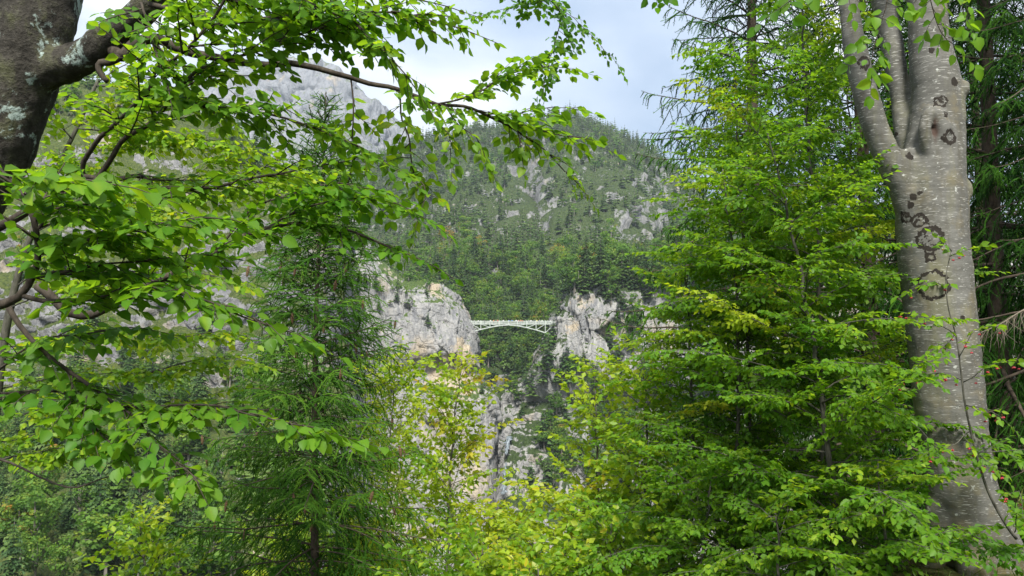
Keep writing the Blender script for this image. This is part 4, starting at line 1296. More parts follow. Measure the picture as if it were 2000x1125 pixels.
# ------------------------------------------------------------------ spruces
class Spruce:
    """trunk with whorls of limbs, hanging needle-clad twigs and cones"""
    def __init__(self, seed, H, reach, trunk_r, whorl=.3, per=5, twig_gap=.07, twig_len=.34, needles=110, bare=.0, hang=.8, nlen=.021, top_open=.12, asym=None, shade=0.0):
        rg = np.random.default_rng(seed)
        self.limbs, self.twigs, self.ttint = [], [], []
        self.tr = nlen * .30
        self.shade = shade
        self.np_, self.nd, self.nn, self.ns, self.nt = [], [], [], [], []
        self.cones = []
        n = 14
        zz = np.linspace(-.4, H, n)
        self.trunk = (np.stack([.03 * np.sin(zz * .9 + seed), .03 * np.cos(zz * .7), zz], 1), np.maximum(trunk_r * (1 - zz / H) ** .85, .006))
        z = bare * H
        while z < H - .12:
            f = 1 - z / H
            L = reach * min(1.0, f / .95) ** .9 * (1 if f > .1 else .8)
            m = per if f > top_open else max(3, per - 1)
            a0 = rg.uniform(0, 6.28)
            for b in range(m):
                a = a0 + 2 * math.pi * b / m + rg.normal() * .25
                l = L * rg.uniform(.65, 1.15) + .06
                if asym is not None: l *= asym(a, f)
                rise = np.interp(f, [0, .12, .4, 1], [1.1, .75, .25, -.15]) + rg.normal() * .08
                d = np.array([math.cos(a), math.sin(a), rise])
                k_ = max(4, int(l / .12))
                pts = [np.array([.03 * math.sin(z * .9 + seed), .03 * math.cos(z * .7), z + rg.uniform(-.08, .08)])]
                dd_ = unit(d)
                for i in range(k_):
                    dd_ = dd_ + np.array([0, 0, (-.35 if i < k_ * .6 else .42) * f * 1.2 / k_ * 2]) + rg.normal(size=3) * .04
                    dd_ = unit(dd_)
                    pts.append(pts[-1] + dd_ * l / k_)
                pts = np.array(pts)
                self.limbs.append((pts, np.linspace(max(.004, .012 * l / 1.5 * (trunk_r / .08) ** .5), .003, len(pts))))
                self.clothe(rg, pts, l, f, twig_gap, twig_len, needles, hang, nlen)
                if f < .55 and rg.uniform() < .35:
                    i = rg.integers(len(pts) // 2, len(pts))
                    self.cones.append((pts[i], rg.uniform(.09, .13)))
            z += whorl * (0.55 + .6 * f) * rg.uniform(.8, 1.2)
        # leader shoot
        self.needles_on(rg, np.array([[0, 0, H - .45], [0, 0, H]]) + self.trunk[0][-1] * np.array([1, 1, 0]), needles, nlen, .6)
    def clothe(self, rg, pts, l, f, gap, tl, needles, hang, nlen):
        seg = np.linalg.norm(np.diff(pts, axis=0), axis=1); s = np.concatenate([[0], np.cumsum(seg)])
        x = .10 * l
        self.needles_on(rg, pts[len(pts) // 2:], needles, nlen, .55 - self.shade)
        side = 1
        while x < l:
            i = min(np.searchsorted(s, x, side='right') - 1, len(seg) - 1)
            p = pts[i] + (pts[i + 1] - pts[i]) * (x - s[i]) / seg[i]
            t = unit(pts[i + 1] - pts[i])
            sd = unit(np.cross(np.array([0, 0, 1.0]), t))
            L = tl * rg.uniform(.5, 1.2) * min(1, (l - x) / l * 1.6 + .25) * min(1, .45 + l)
            d = t * .55 + sd * side * rg.uniform(.6, 1.0) + np.array([0, 0, rg.normal() * .2])
            q = [p]; d = unit(d)
            for _ in range(4):
                d = unit(d + np.array([0, 0, -hang * f * .45]) + rg.normal(size=3) * .12)
                q.append(q[-1] + d * L / 4)
            q = np.array(q)
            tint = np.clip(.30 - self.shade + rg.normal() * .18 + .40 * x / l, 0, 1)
            self.twigs.append((q, self.tr * np.array([.8, 1, .95, .85, .35]))); self.ttint.append(tint)
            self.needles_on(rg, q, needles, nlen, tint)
            if L > .16:
                for jj in (1, 2, 3):
                    if rg.uniform() < .75:
                        d2 = unit(unit(q[jj + 1] - q[jj]) * .7 + rg.normal(size=3) * .5 + np.array([0, 0, -.3 * hang]))
                        q2 = np.array([q[jj], q[jj] + d2 * L * .22, q[jj] + d2 * L * .42 + np.array([0, 0, -.03 * hang])])
                        self.twigs.append((q2, self.tr * np.array([.7, .8, .3]))); self.ttint.append(tint)
                        self.needles_on(rg, q2, needles, nlen, tint + rg.normal() * .08)
            side = -side
            x += gap * rg.uniform(.6, 1.4)
    def needles_on(self, rg, pts, per_m, nlen, tint):
        seg = np.diff(pts, axis=0); L = np.linalg.norm(seg, axis=1)
        for a, sv, l in zip(pts[:-1], seg, L):
            n = max(1, int(l * per_m * rg.uniform(.8, 1.2)))
            t = sv / max(l, 1e-6)
            f = rg.uniform(size=(n, 1))
            perp = rg.normal(size=(n, 3)); perp -= (perp @ t)[:, None] * t; perp = unit(perp)
            self.np_.append(a + sv * f); self.nd.append(t * .75 + perp); self.nn.append(np.cross(perp, t) + rg.normal(size=(n, 3)) * .3)
            self.ns.append(nlen * rg.uniform(.75, 1.2, n)); self.nt.append(np.clip(tint + rg.normal(size=n) * .08, 0, 1))
    def meshes(self):
        tv, tq, _ = tube_arrays([self.trunk], 12, cap=False)
        tr = make_mesh("trunk", tv, None, tq, [M_SBARK], smooth=True)
        lv, lq, _ = tube_arrays(self.limbs, 5, cap=False)
        li = make_mesh("limbs", lv, None, lq, [M_SBARK], smooth=True)
        wv, wq, _ = tube_arrays([(p_[::2], r__[::2]) for p_, r__ in self.twigs], 3, cap=False)
        wt = np.concatenate([np.full(9 if len(p_) == 5 else 6, np.clip(t_ - .12, 0, 1)) for (p_, _r), t_ in zip(self.twigs, self.ttint)])
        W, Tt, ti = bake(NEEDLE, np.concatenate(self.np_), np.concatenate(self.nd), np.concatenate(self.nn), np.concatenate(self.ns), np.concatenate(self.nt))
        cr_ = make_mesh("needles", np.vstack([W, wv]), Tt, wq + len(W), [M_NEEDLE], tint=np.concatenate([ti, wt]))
        return tr, li, cr_

def cone_mesh():
    k = NT("spruce_cone_scales")
    p = k.n("TexCoord").outputs["Object"]
    w_ = k.n("TexVoronoi", Scale=9.0); k.l(k.mapping(p, (3, 3, 1.6)), w_.inputs["Vector"])
    c = k.ramp(w_.outputs["Distance"], [(.1, (.20, .12, .05)), (.6, (.07, .042, .022))])
    m = k.done(k.principled(c, .6, .3, k.bump(w_.outputs["Distance"], .6, .01)))
    zs = np.linspace(0, -1, 12)
    rr = .14 * np.sin(np.linspace(.25, math.pi - .15, 12)) ** .6 * (1 + .12 * (np.arange(12) % 2))
    v, q, t = tube_arrays([(np.stack([zs * 0, zs * 0, zs], 1), rr)], 8)
    return make_mesh("cone", v, t, q, [m])
CONE = cone_mesh()

def place_spruce(meshes, base, label, rot=0, scale=1.0, cones=(), group=None):
    r = thing("spruce_tree", label, "tree", group)
    r.location = base; r.rotation_euler = (0, 0, rot); r.scale = (scale,) * 3
    link("trunk", meshes[0], r)
    tag(link("limbs", meshes[1], r), kind="stuff")
    tag(link("needles", meshes[2], r), kind="stuff")
    for p, s_ in cones:
        o = link("cone", CONE, r)
        o.location = p; o.scale = (s_, s_, s_); o.rotation_euler = (random.uniform(-.2, .2), random.uniform(-.2, .2), 0)
    return r

# the young spruce left of centre
topz = P(648, 178, 9.2)
base = np.array([topz[0] - .10, 9.2, -4.6])
Hs = topz[2] - base[2]
S1 = Spruce(5, Hs, 2.55, .075, whorl=.25, per=7, twig_gap=.055, twig_len=.46, needles=62, hang=1.15, nlen=.025, shade=-.10)
M1 = S1.meshes()
place_spruce(M1, base, "young spruce with hanging twigs and brown cones, standing left of centre", cones=S1.cones[:46])
print("spruce1", sum(map(len, S1.np_)), round(time.time() - T0, 1))

# tall spruces of the dark wood on the right
S2 = Spruce(17, 15.0, 3.2, .15, whorl=.50, per=6, twig_gap=.066, twig_len=.52, needles=48, hang=1.6, nlen=.030, bare=.06, shade=.15)  # shade lowers the needle tint, putting the wood's shadow into the colour
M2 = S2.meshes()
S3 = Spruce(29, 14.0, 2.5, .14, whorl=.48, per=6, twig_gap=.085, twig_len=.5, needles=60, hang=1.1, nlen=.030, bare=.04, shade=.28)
M3 = S3.meshes()
print("spruce23", sum(map(len, S2.np_)), sum(map(len, S3.np_)), round(time.time() - T0, 1))
def gz(x, y): return float(ground_z(x, y))
spots = [
 (1487, 11.0, M2, .3, 1.0, "tall spruce with drooping branches reaching into the sky beside the young beeches"),
 (1700, 11.5, M3, 1.2, 1.05, "dark spruce behind the young beeches, just left of the grey beech trunk"),
 (1955, 10.8, M2, 2.2, .95, "dark spruce right behind the grey beech trunk"),
 (2120, 9.5, M3, 4.0, 1.0, "dark spruce at the right edge of the view"),
 (1830, 15.0, M2, 5.0, 1.1, "spruce deep in the wood behind the grey beech trunk"),
 (1600, 15.5, M3, 3.1, 1.05, "spruce deep in the wood behind the young beeches"),
 (2060, 15.0, M3, .7, 1.15, "spruce deep in the wood at the right edge of the view"),
 (1930, 20.0, M2, 1.7, 1.2, "far spruce closing the dark gap right of the grey beech trunk"),
 (1760, 20.0, M3, 2.9, 1.2, "far spruce seen behind the leaves left of the grey beech trunk"),
 (2250, 13.0, M2, 3.3, 1.0, "spruce beyond the right edge whose boughs reach into the view"),
]
# added spruces out of view beside and behind the viewpoint, to shade the wood
for x_, y_, me_, rt, sc, lab in ((8.8, 3.2, M3, .4, 1.15, "added shade spruce out of view to the right of the grey beech"), (11.5, 6.5, M2, 2.0, 1.1, "added shade spruce out of view behind the right edge"), (10.0, -2.5, M3, 5.0, 1.2, "added shade spruce beside the viewpoint, out of view on the right")):
    place_spruce(me_, (x_, y_, gz(x_, y_) - .1), lab, rt, sc)
for px_, d_, me_, rt, sc, lab in spots:
    x_ = P(px_, 697, d_)[0]
    z_ = max(gz(x_, d_), -5.5) - .1
    place_spruce(me_, (x_, d_, z_), lab, rt, sc)

# ------------------------------------------------------------------ big grey beech on the right
BT = 6.5

right = thing("beech_tree", "massive smooth grey beech with black ring marks and forked stem on the right", "tree")
def stem(ctrl, step=.05):
    """ctrl: (left edge px, right edge px, py, depth)"""
    c_ = np.array([P((a + b) / 2, y, d) for a, b, y, d in ctrl])
    r_ = np.array([(b - a) / 2 * d / F * .93 for a, b, y, d in ctrl])
    p = resample(c_, step)
    s0 = np.concatenate([[0], np.cumsum(np.linalg.norm(np.diff(c_, axis=0), axis=1))])
    s1 = np.concatenate([[0], np.cumsum(np.linalg.norm(np.diff(p, axis=0), axis=1))])
    return p, np.interp(s1 / s1[-1], s0 / s0[-1], r_)
paths = [
 stem([(1830, 2010, 1180, 6.55), (1828, 1985, 1085, 6.5), (1820, 1958, 1020, 6.5), (1800, 1936, 900, 6.5), (1780, 1918, 750, 6.5), (1764, 1905, 600, 6.5), (1752, 1893, 470, 6.5), (1748, 1889, 400, 6.5), (1756, 1884, 330, 6.5), (1772, 1884, 250, 6.5), (1779, 1884, 190, 6.5), (1775, 1862, 100, 6.5), (1768, 1850, 0, 6.5), (1760, 1838, -120, 6.6), (1740, 1810, -420, 6.9)]),
 stem([(1757, 1835, 450, 6.5), (1735, 1795, 370, 6.46), (1704, 1756, 300, 6.42), (1669, 1719, 200, 6.38), (1645, 1694, 100, 6.36), (1634, 1680, 0, 6.36), (1620, 1670, -130, 6.45), (1570, 1610, -420, 6.5)]),
 stem([(1770, 1835, 390, 6.6), (1750, 1792, 290, 6.64), (1740, 1779, 200, 6.72), (1720, 1768, 100, 6.76), (1700, 1753, 0, 6.8), (1670, 1740, -130, 6.7), (1620, 1670, -420, 6.9)]),
]
A3 = np.array
# knobs, burl below the fork and root flares
def lump(px, py, d, r, dx=0, dz=0, dy=0, l=.1):
    a = P(px, py, d)
    return (A3([a, a + np.array([dx, dy, dz]) * l * .6, a + np.array([dx, dy, dz]) * l]), A3([r * .8, r, r * .7]))
paths += [lump(1876, 173, 6.40, .068, 1, .1, -.3, .07), lump(1862, 190, 6.42, .09, 1, 0, -.2, .03), lump(1880, 372, 6.42, .082, 1, 0, -.1, .06), lump(1862, 392, 6.42, .11, 1, 0, 0, .03), lump(1768, 292, 6.42, .085, .1, -1, 0, .3), lump(1764, 345, 6.42, .07, .2, -1, 0, .3)]
# raised lips of the healed scar
for sgn in (-1, 1):
    paths.append((A3([P(1824, 214, 6.300), P(1824 + sgn * 14, 226, 6.29), P(1824 + sgn * 19, 250, 6.285), P(1824 + sgn * 16, 278, 6.30), P(1824 + sgn * 13, 310, 6.33)]), A3([.045, .05, .055, .05, .03])))
for (x0, y0, x1, y1, d1, r0, r1) in ((1920, 970, 1990, 1085, 6.45, .13, .06), (1850, 960, 1820, 1110, 6.4, .14, .08), (1890, 960, 1900, 1120, 6.2, .18, .12)):
    a, b = P(x0, y0, 6.5), P(x1, y1, d1)
    paths.append((A3([a, a * .6 + b * .4 + np.array([0, 0, -.05]), b, b + (b - a) * .3 + np.array([0, 0, -.2])]), A3([r0, r0 * .9, r1, r1 * .6])))
v, q, t = tube_arrays(paths, 20)
me = remeshed("trunk", v, q, t, .022, 3)
co = np.empty(len(me.vertices) * 3, np.float32); me.vertices.foreach_get("co", co); co = co.reshape(-1, 3)
nn_ = np.empty(len(me.vertices) * 3, np.float32); me.vertices.foreach_get("normal", nn_); nn_ = nn_.reshape(-1, 3)
co = co + nn_ * (fbm(co * np.array([3, 3, 2.0]), 3, 15) * .012 + fbm(co * np.array([9, 9, 24]), 3, 16) * .0035)[:, None]
me.vertices.foreach_set("co", co.astype(np.float32).ravel())
from mathutils.bvhtree import BVHTree
_tri = []
_pv = [tuple(p.vertices) for p in me.polygons]
BVH = BVHTree.FromPolygons([tuple(c_) for c_ in co], _pv)
def on_bark(px, py):
    """point of the stem's surface at a place measured in the photo"""
    d = P(px, py, 5.0) - CAM
    hit = BVH.ray_cast(Vector(CAM), Vector(d))[0]
    return tuple(hit) if hit is not None else tuple(P(px, py, BT - .3))
def bark_big():
    k = NT("smooth_grey_beech_bark")
    g_ = k.n("NewGeometry"); p = g_.outputs["Position"]
    big = k.noise(p, 2.2, 5, .6)
    band = k.noise(k.mapping(p, (1, 1, 6)), 5, 5, .65, .3)
    fine = k.noise(k.mapping(p, (1, 1, 4)), 55, 4, .6)
    base_ = k.ramp(k.math('ADD', k.math('MULTIPLY', big, .45), k.math('MULTIPLY', band, .55)), [(.30, (.058, .057, .050)), (.5, (.112, .111, .100)), (.70, (.165, .164, .150))])
    c = k.mix(k.math('MULTIPLY', fine, .3), base_, (.12, .115, .10))
    # rain streaks and algae running down the stem
    st1 = k.noise(k.mapping(p, (1, 1, .16)), 7, 5, .65, .4)
    c = k.mix(k.ramp(st1, [(.48, (0, 0, 0)), (.66, (.75, .75, .75))]), c, (.075, .070, .052))
    st2 = k.noise(k.mapping(p, (1, 1, .3), (0, 0, 0), (3, 1, 2)), 4, 4, .6)
    c = k.mix(k.ramp(st2, [(.52, (0, 0, 0)), (.68, (.5, .5, .5))]), c, (.17, .165, .085))
    # pale dashes across the stem
    dash = k.noise(k.mapping(p, (1, 1, 8.5), (0, .12, 0)), 17, 2, .4)
    c = k.mix(k.ramp(dash, [(.635, (0, 0, 0)), (.665, (.75, .75, .75))]), c, (.36, .36, .33))
    # lichen blotches, green-brown algae low down
    li = k.noise(p, 13, 4, .6)
    c = k.mix(k.ramp(li, [(.66, (0, 0, 0)), (.70, (.7, .7, .7))]), c, (.46, .48, .44))
    al = k.noise(p, 3.4, 5, .65)
    c = k.mix(k.ramp(al, [(.56, (0, 0, 0)), (.72, (.55, .55, .55))]), c, (.17, .14, .075))
    sep = k.n("SeparateXYZ"); k.l(p, sep.inputs[0])
    low = k.math('SUBTRACT', 1.0, k.math('DIVIDE', k.math('SUBTRACT', sep.outputs["Z"], -.1), .55), clamp=True)
    mossm = k.math('MULTIPLY', low, k.ramp(k.noise(p, 9, 5, .7), [(.42, (0, 0, 0)), (.56, (1, 1, 1))]))
    c = k.mix(mossm, c, (.10, .085, .03))
    # black ring-shaped bark growths
    nz = k.noise(p, 22, 4, .65)
    wob = k.math('MULTIPLY', k.math('SUBTRACT', nz, .5), .085)
    rel = []
    def ring(px, py, r, w, c, fill=0.0, d=None):
        ctr = on_bark(px, py)
        vd = k.n("VectorMath", operation='DISTANCE'); k.l(p, vd.inputs[0]); vd.inputs[1].default_value = ctr
        dist = k.math('ADD', vd.outputs["Value"], wob)
        if r <= 0: m = k.math('LESS_THAN', dist, w)
        else:
            m = k.math('LESS_THAN', k.math('ABSOLUTE', k.math('SUBTRACT', dist, r)), k.math('MULTIPLY', w, k.math('MULTIPLY_ADD', k.noise(p, 30, 2), 2.6, -.35)))
            if fill:
                inner = k.math('MULTIPLY', k.math('LESS_THAN', dist, r), k.math('GREATER_THAN', k.noise(p, 34, 3, .6), fill))
                m = k.math('MAXIMUM', m, inner)
        rel.append(m)
        return k.mix(m, c, k.mix(nz, (.010, .008, .006), (.032, .026, .020)))
    for a_ in ((1816, 465, .088, .018, .53), (1795, 430, .052, .010, .50), (1768, 425, .040, .010, .52), (1816, 502, .028, .012), (1822, 556, .108, .013), (1838, 198, .045, .010, .53), (1848, 222, .022, .009), (1855, 268, .048, .014, .56, 6.22), (1785, 385, .0, .03), (1778, 400, .0, .026),
               (1865, 160, 0, .035, 0, 6.25), (1820, 98, 0, .022), (1690, 122, .045, .014, .52, 6.4), (1880, 622, 0, .026, 0, 6.25), (1776, 305, 0, .03), (1750, 262, 0, .022), (1795, 378, 0, .02)):
        c = ring(a_[0], a_[1], a_[2], a_[3], c, *(a_[4:] if len(a_) > 4 else ()))
    # dark slit of the healed branch scar
    vs_ = k.n("VectorMath", operation='SUBTRACT'); k.l(p, vs_.inputs[0]); vs_.inputs[1].default_value = on_bark(1824, 255)
    vl = k.n("VectorMath", operation='LENGTH'); k.l(k.mapping(vs_.outputs[0], (1, .2, .24)), vl.inputs[0])
    c = k.mix(k.ramp(k.math('ADD', vl.outputs["Value"], k.math('MULTIPLY', wob, .3)), [(.012, (1, 1, 1)), (.03, (0, 0, 0))]), c, (.06, .038, .03))
    h = k.math('ADD', k.math('MULTIPLY', band, .35), k.math('ADD', k.math('MULTIPLY', fine, .30), k.math('MULTIPLY', nz, .35)))
    for m_ in rel: h = k.math('ADD', h, k.math('MULTIPLY', m_, .35))
    return k.done(k.principled(c, .82, .22, k.bump(h, .6, .016)))
M_BIG = bark_big()
me.materials.append(M_BIG)
link("trunk", me, right)
print("big trunk", len(me.polygons), round(time.time() - T0, 1))

GAPK = 0.8
# sprigs of that beech hanging down before the stems
RB = Plant(131)
r_ = lambda *a, **k_: guided(RB, right, *a, **k_)
hang = dict(leaf=.062, tint=.6, jit=.5, spread=58, start=.05, normal=(0, -.75, .6))
# limb coming forward overhead, out of view, that they hang from
branch_object(right, resample(np.array([P(1800, -200, 6.6), P(1790, -330, 5.2), P(1770, -420, 4.0), P(1740, -480, 3.1), P(1640, -500, 2.9)]), .1), .07, .02, M_STEM, 8)
r_([(1770, -420, 4.0), (1745, -150, 3.6), (1732, 0, 3.5), (1722, 40, 3.5), (1715, 75, 3.5), (1704, 105, 3.5), (1702, 130, 3.5)], .006, .0018, .15, .05, **dict(hang, start=.6))
r_([(1770, -420, 4.0), (1800, -150, 3.6), (1815, -20, 3.5), (1825, 30, 3.5), (1840, 60, 3.5), (1865, 85, 3.5)], .006, .0018, .15, .055, **dict(hang, start=.6))
r_([(1740, -480, 3.1), (1860, -150, 3.3), (1870, -10, 3.4), (1880, 20, 3.4)], .006, .002, .14, .06, **dict(hang, start=.7))
r_([(1740, -480, 3.1), (1650, -150, 3.3), (1655, -20, 3.3)], .006, .002, .14, .06, **dict(hang, start=.75))
r_([(1740, -480, 3.1), (1590, -180, 2.9), (1570, -30, 2.8), (1545, 0, 2.8)], .006, .002, .16, .08, **dict(hang, start=.75, tint=.4))
r_([(1640, -500, 2.9), (1310, -220, 3.8), (1285, -40, 4.4), (1283, -5, 4.6)], .006, .002, .13, .08, **dict(hang, start=.85, tint=.25))
RB.finish_twigs(right, M_STEM)
RB.finish_leaves(right, LEAF_MD, "beech", M_BEECH, 200, LEAF_HI)

# ------------------------------------------------------------------ young beeches in layers, right of centre
def sapling(seed, stem_px, r0, reach, label, leaf=.056, tint=.51, n_br=26, spray_gap=.085, spray_l=.42, start=.16, yellow=.0, azim=None, jit=.42, single=300, lift=.18, droop=.30, taper=.75, name="young_beech", tmpl=None, key="beech", mat=None, spacing=.45):
    root = thing(name, label, "tree")
    pl = Plant(seed); rg = pl.rg
    c = px_path(stem_px, .08)
    branch_object(root, c, r0, .006, M_STEM, 8, name="trunk", wobble=.02, seed=seed)
    L = len(c)
    ga = rg.uniform(0, 6.28)
    br = []
    for b in range(n_br):
        f = start + (1 - start) * (b + rg.uniform(0, .6)) / n_br
        i = min(int(f * (L - 1)), L - 2)
        ga += 2.4 + rg.normal() * .3
        a = ga if azim is None else azim[0] + (rg.uniform(-1, 1)) * azim[1]
        l = reach * ((1 - f) ** taper * .85 + .22) * rg.uniform(.7, 1.15)
        d = np.array([math.cos(a), math.sin(a), lift + .5 * f + rg.normal() * .22])
        k_ = max(4, int(l / .12))
        q = pl.path(c[i], d, l, k_, droop + .2 * (1 - f), .06)
        br.append((q, np.linspace(max(.004, r0 * .35 * (1 - .6 * f)), .002, len(q))))
        seg = l / k_
        x = .18 * l; side = 1
        yel = rg.uniform() < yellow
        t0 = tint + rg.normal() * .07 + (.28 if yel else 0) + .10 * f
        while x < l:
            j = min(int(x / seg), k_ - 1)
            t = unit(q[j + 1] - q[j])
            n = unit(np.array([0, 0, 1.0]) + rg.normal(size=3) * .30 - t * t[2])
            sd = unit(np.cross(n, t))
            an = math.radians(52 + rg.normal() * 10)
            dd_ = t * math.cos(an) + side * sd * math.sin(an)
            ll = spray_l * rg.uniform(.55, 1.15) * min(1, .4 + 1.2 * (l - x) / l)
            pl.spray(q[j], dd_, unit(n - dd_ * (n @ dd_)), ll, .0025, leaf, t0 + rg.normal() * .03, True, .22, jit, spacing, .2, .8)
            side = -side
            x += spray_gap * rg.uniform(.7, 1.3)
        pl.spray(q[-1], unit(q[-1] - q[-2]), np.array([0, 0, 1.0]), spray_l * .8, .002, leaf, t0, True, .2, jit, spacing, .2, .8)
    lv, lq, _ = tube_arrays(br, 5, cap=False)
    tag(link("limbs", make_mesh("limbs", lv, None, lq, [M_STEM], smooth=True), root), kind="stuff")
    pl.finish_twigs(root, M_STEM, sides=3)
    pl.finish_leaves(root, tmpl or LEAF_LO, key, mat or M_BEECH, single, tmpl or LEAF_MD)
    return len(pl.pos)
cnt = []
cnt.append(sapling(201, [(1665, 1260, 6.5), (1645, 1050, 6.5), (1617, 880, 6.5), (1592, 700, 6.55), (1562, 520, 6.6), (1532, 390, 6.6), (1500, 260, 6.6)], .034, 1.55, "layered young beech whose twin stem shows in front of the dark wood", n_br=44, yellow=.05))
cnt.append(sapling(202, [(1600, 1280, 7.2), (1612, 1000, 7.2), (1603, 700, 7.2), (1600, 520, 7.2), (1590, 400, 7.2), (1577, 250, 7.2), (1570, 90, 7.2), (1565, -60, 7.2)], .032, 1.45, "tall slender young beech rising left of the grey trunk to the top edge", n_br=44, yellow=.06))
cnt.append(sapling(203, [(1430, 1300, 7.6), (1432, 1000, 7.6), (1442, 800, 7.6), (1440, 600, 7.6), (1425, 450, 7.6), (1412, 330, 7.6)], .03, 1.5, "bushy young beech at the left edge of the sapling thicket", n_br=42, yellow=.12))
cnt.append(sapling(204, [(1745, 1300, 5.9), (1735, 1120, 5.9), (1722, 1000, 5.9), (1715, 900, 5.9)], .02, .95, "low beech shrub in front of the foot of the grey trunk", n_br=20, tint=.54, start=.1))
cnt.append(sapling(205, [(1690, 1280, 7.9), (1695, 1000, 7.9), (1688, 700, 7.9), (1675, 480, 7.9), (1662, 300, 7.9), (1655, 120, 7.9)], .03, 1.3, "young beech crowding against the left side of the grey trunk", n_br=32, tint=.48, yellow=.05, single=120))
cnt.append(sapling(206, [(1340, 1340, 7.0), (1360, 1150, 7.0), (1380, 1020, 7.0), (1390, 900, 7.0)], .022, 1.35, "low spreading young beech at the bottom of the sapling thicket", n_br=26, tint=.53, start=.1, yellow=.05))
cnt.append(sapling(207, [(1345, 1320, 8.2), (1350, 1000, 8.2), (1352, 800, 8.2), (1345, 620, 8.2), (1335, 480, 8.2)], .028, 1.2, "slim young beech with yellowish sprays at the open edge of the thicket", n_br=36, tint=.62, yellow=.10, single=150))
cnt.append(sapling(208, [(1500, 1340, 8.4), (1500, 1000, 8.4), (1495, 760, 8.4), (1480, 560, 8.4), (1470, 380, 8.4), (1460, 200, 8.4)], .03, 1.5, "tall young beech in front of the drooping spruce", n_br=40, tint=.52, yellow=.08, single=120))
cnt.append(sapling(209, [(1530, 1330, 6.1), (1525, 1180, 6.1), (1520, 1080, 6.1), (1515, 1000, 6.1)], .02, 1.25, "low leafy beech at the bottom edge of the thicket", n_br=22, tint=.56, start=.1))
cnt.append(sapling(210, [(1455, 1340, 7.9), (1460, 1000, 7.9), (1462, 700, 7.9), (1452, 450, 7.9), (1440, 250, 7.9), (1432, 80, 7.9)], .03, 1.15, "tall leafy beech closing the thicket towards the sky", n_br=34, tint=.54, yellow=.06, single=100, start=.4))
print("saplings", cnt, round(time.time() - T0, 1))

# ------------------------------------------------------------------ yellow-green trees below the viewpoint
def bush(seed, stem_px, reach, label, **kw):
    o = dict(r0=.03, leaf=.085, tint=.66, n_br=22, lift=.75, droop=.25, jit=.6, spray_gap=.12, spray_l=.45, start=.25, taper=.6, name="young_maple", mat=M_MAPLE, single=150, spacing=.55)
    o.update(kw)
    r0 = o.pop("r0")
    return sapling(seed, stem_px, r0, reach, label, **o)
cnt = []
cnt.append(bush(301, [(865, 1400, 11), (875, 1050, 11), (882, 880, 11), (900, 720, 11)], 1.25, "slender tree with yellowing leaves in front of the left cliff", tint=.80, yellow=.10, n_br=38, spray_gap=.11))
cnt.append(bush(302, [(735, 1400, 12.5), (750, 1050, 12.5), (762, 850, 12.5), (775, 700, 12.5)], 1.5, "bright yellow-green tree half hidden behind the young spruce", tint=.82, n_br=38, spray_gap=.11))
cnt.append(bush(303, [(1010, 1420, 10.5), (1005, 1240, 10.5), (1000, 1110, 10.5), (990, 1010, 10.5)], 1.4, "pale leafy treetop just below the waterfall", tint=.80, yellow=.06, n_br=28))
cnt.append(bush(304, [(1090, 1420, 9), (1095, 1200, 9), (1105, 1090, 9), (1118, 980, 9)], 1.25, "green treetop with orange-tinged twigs right of the waterfall", tint=.77, yellow=.1, n_br=28))
cnt.append(bush(305, [(1180, 1420, 9.5), (1172, 1050, 9.5), (1166, 880, 9.5), (1160, 715, 9.5)], .75, "thin light green treetop standing up before the right cliff", tint=.76, n_br=30))
cnt.append(bush(306, [(1275, 1400, 8.6), (1266, 1050, 8.6), (1262, 880, 8.6), (1258, 700, 8.6)], 1.1, "light green young tree at the left margin of the beech thicket", tint=.74, yellow=.06, n_br=28))
cnt.append(bush(307, [(560, 1420, 13), (565, 1250, 13), (562, 1120, 13), (560, 1020, 13)], 1.6, "bright leafy bush glimpsed through the foot of the young spruce", tint=.70, n_br=22))
cnt.append(bush(308, [(310, 1420, 9), (300, 1250, 9), (285, 1130, 9), (272, 1020, 9)], .8, "small yellow-green bush at the bottom edge, left of the young spruce", tint=.72, n_br=20, lift=1.0))
cnt.append(bush(309, [(900, 1450, 8.2), (915, 1300, 8.2), (930, 1180, 8.2), (940, 1070, 8.2)], 1.25, "green leafy bush at the bottom edge in front of the yellowing tree", tint=.70, n_br=28))
cnt.append(bush(310, [(1180, 1450, 7.6), (1185, 1300, 7.6), (1190, 1160, 7.6), (1195, 1020, 7.6)], 1.25, "leafy green bush at the bottom edge, left of the beech thicket", tint=.68, n_br=30, yellow=.08))
cnt.append(bush(311, [(1040, 1480, 7.4), (1045, 1330, 7.4), (1050, 1200, 7.4), (1052, 1110, 7.4)], 1.0, "green bush at the middle of the bottom edge", tint=.70, n_br=26, yellow=.1))
cnt.append(bush(312, [(700, 1450, 10.5), (710, 1250, 10.5), (715, 1150, 10.5), (720, 1050, 10.5)], 1.2, "yellow-green bush low behind the right side of the young spruce", tint=.84, n_br=24))
print("bushes", cnt, round(time.time() - T0, 1))

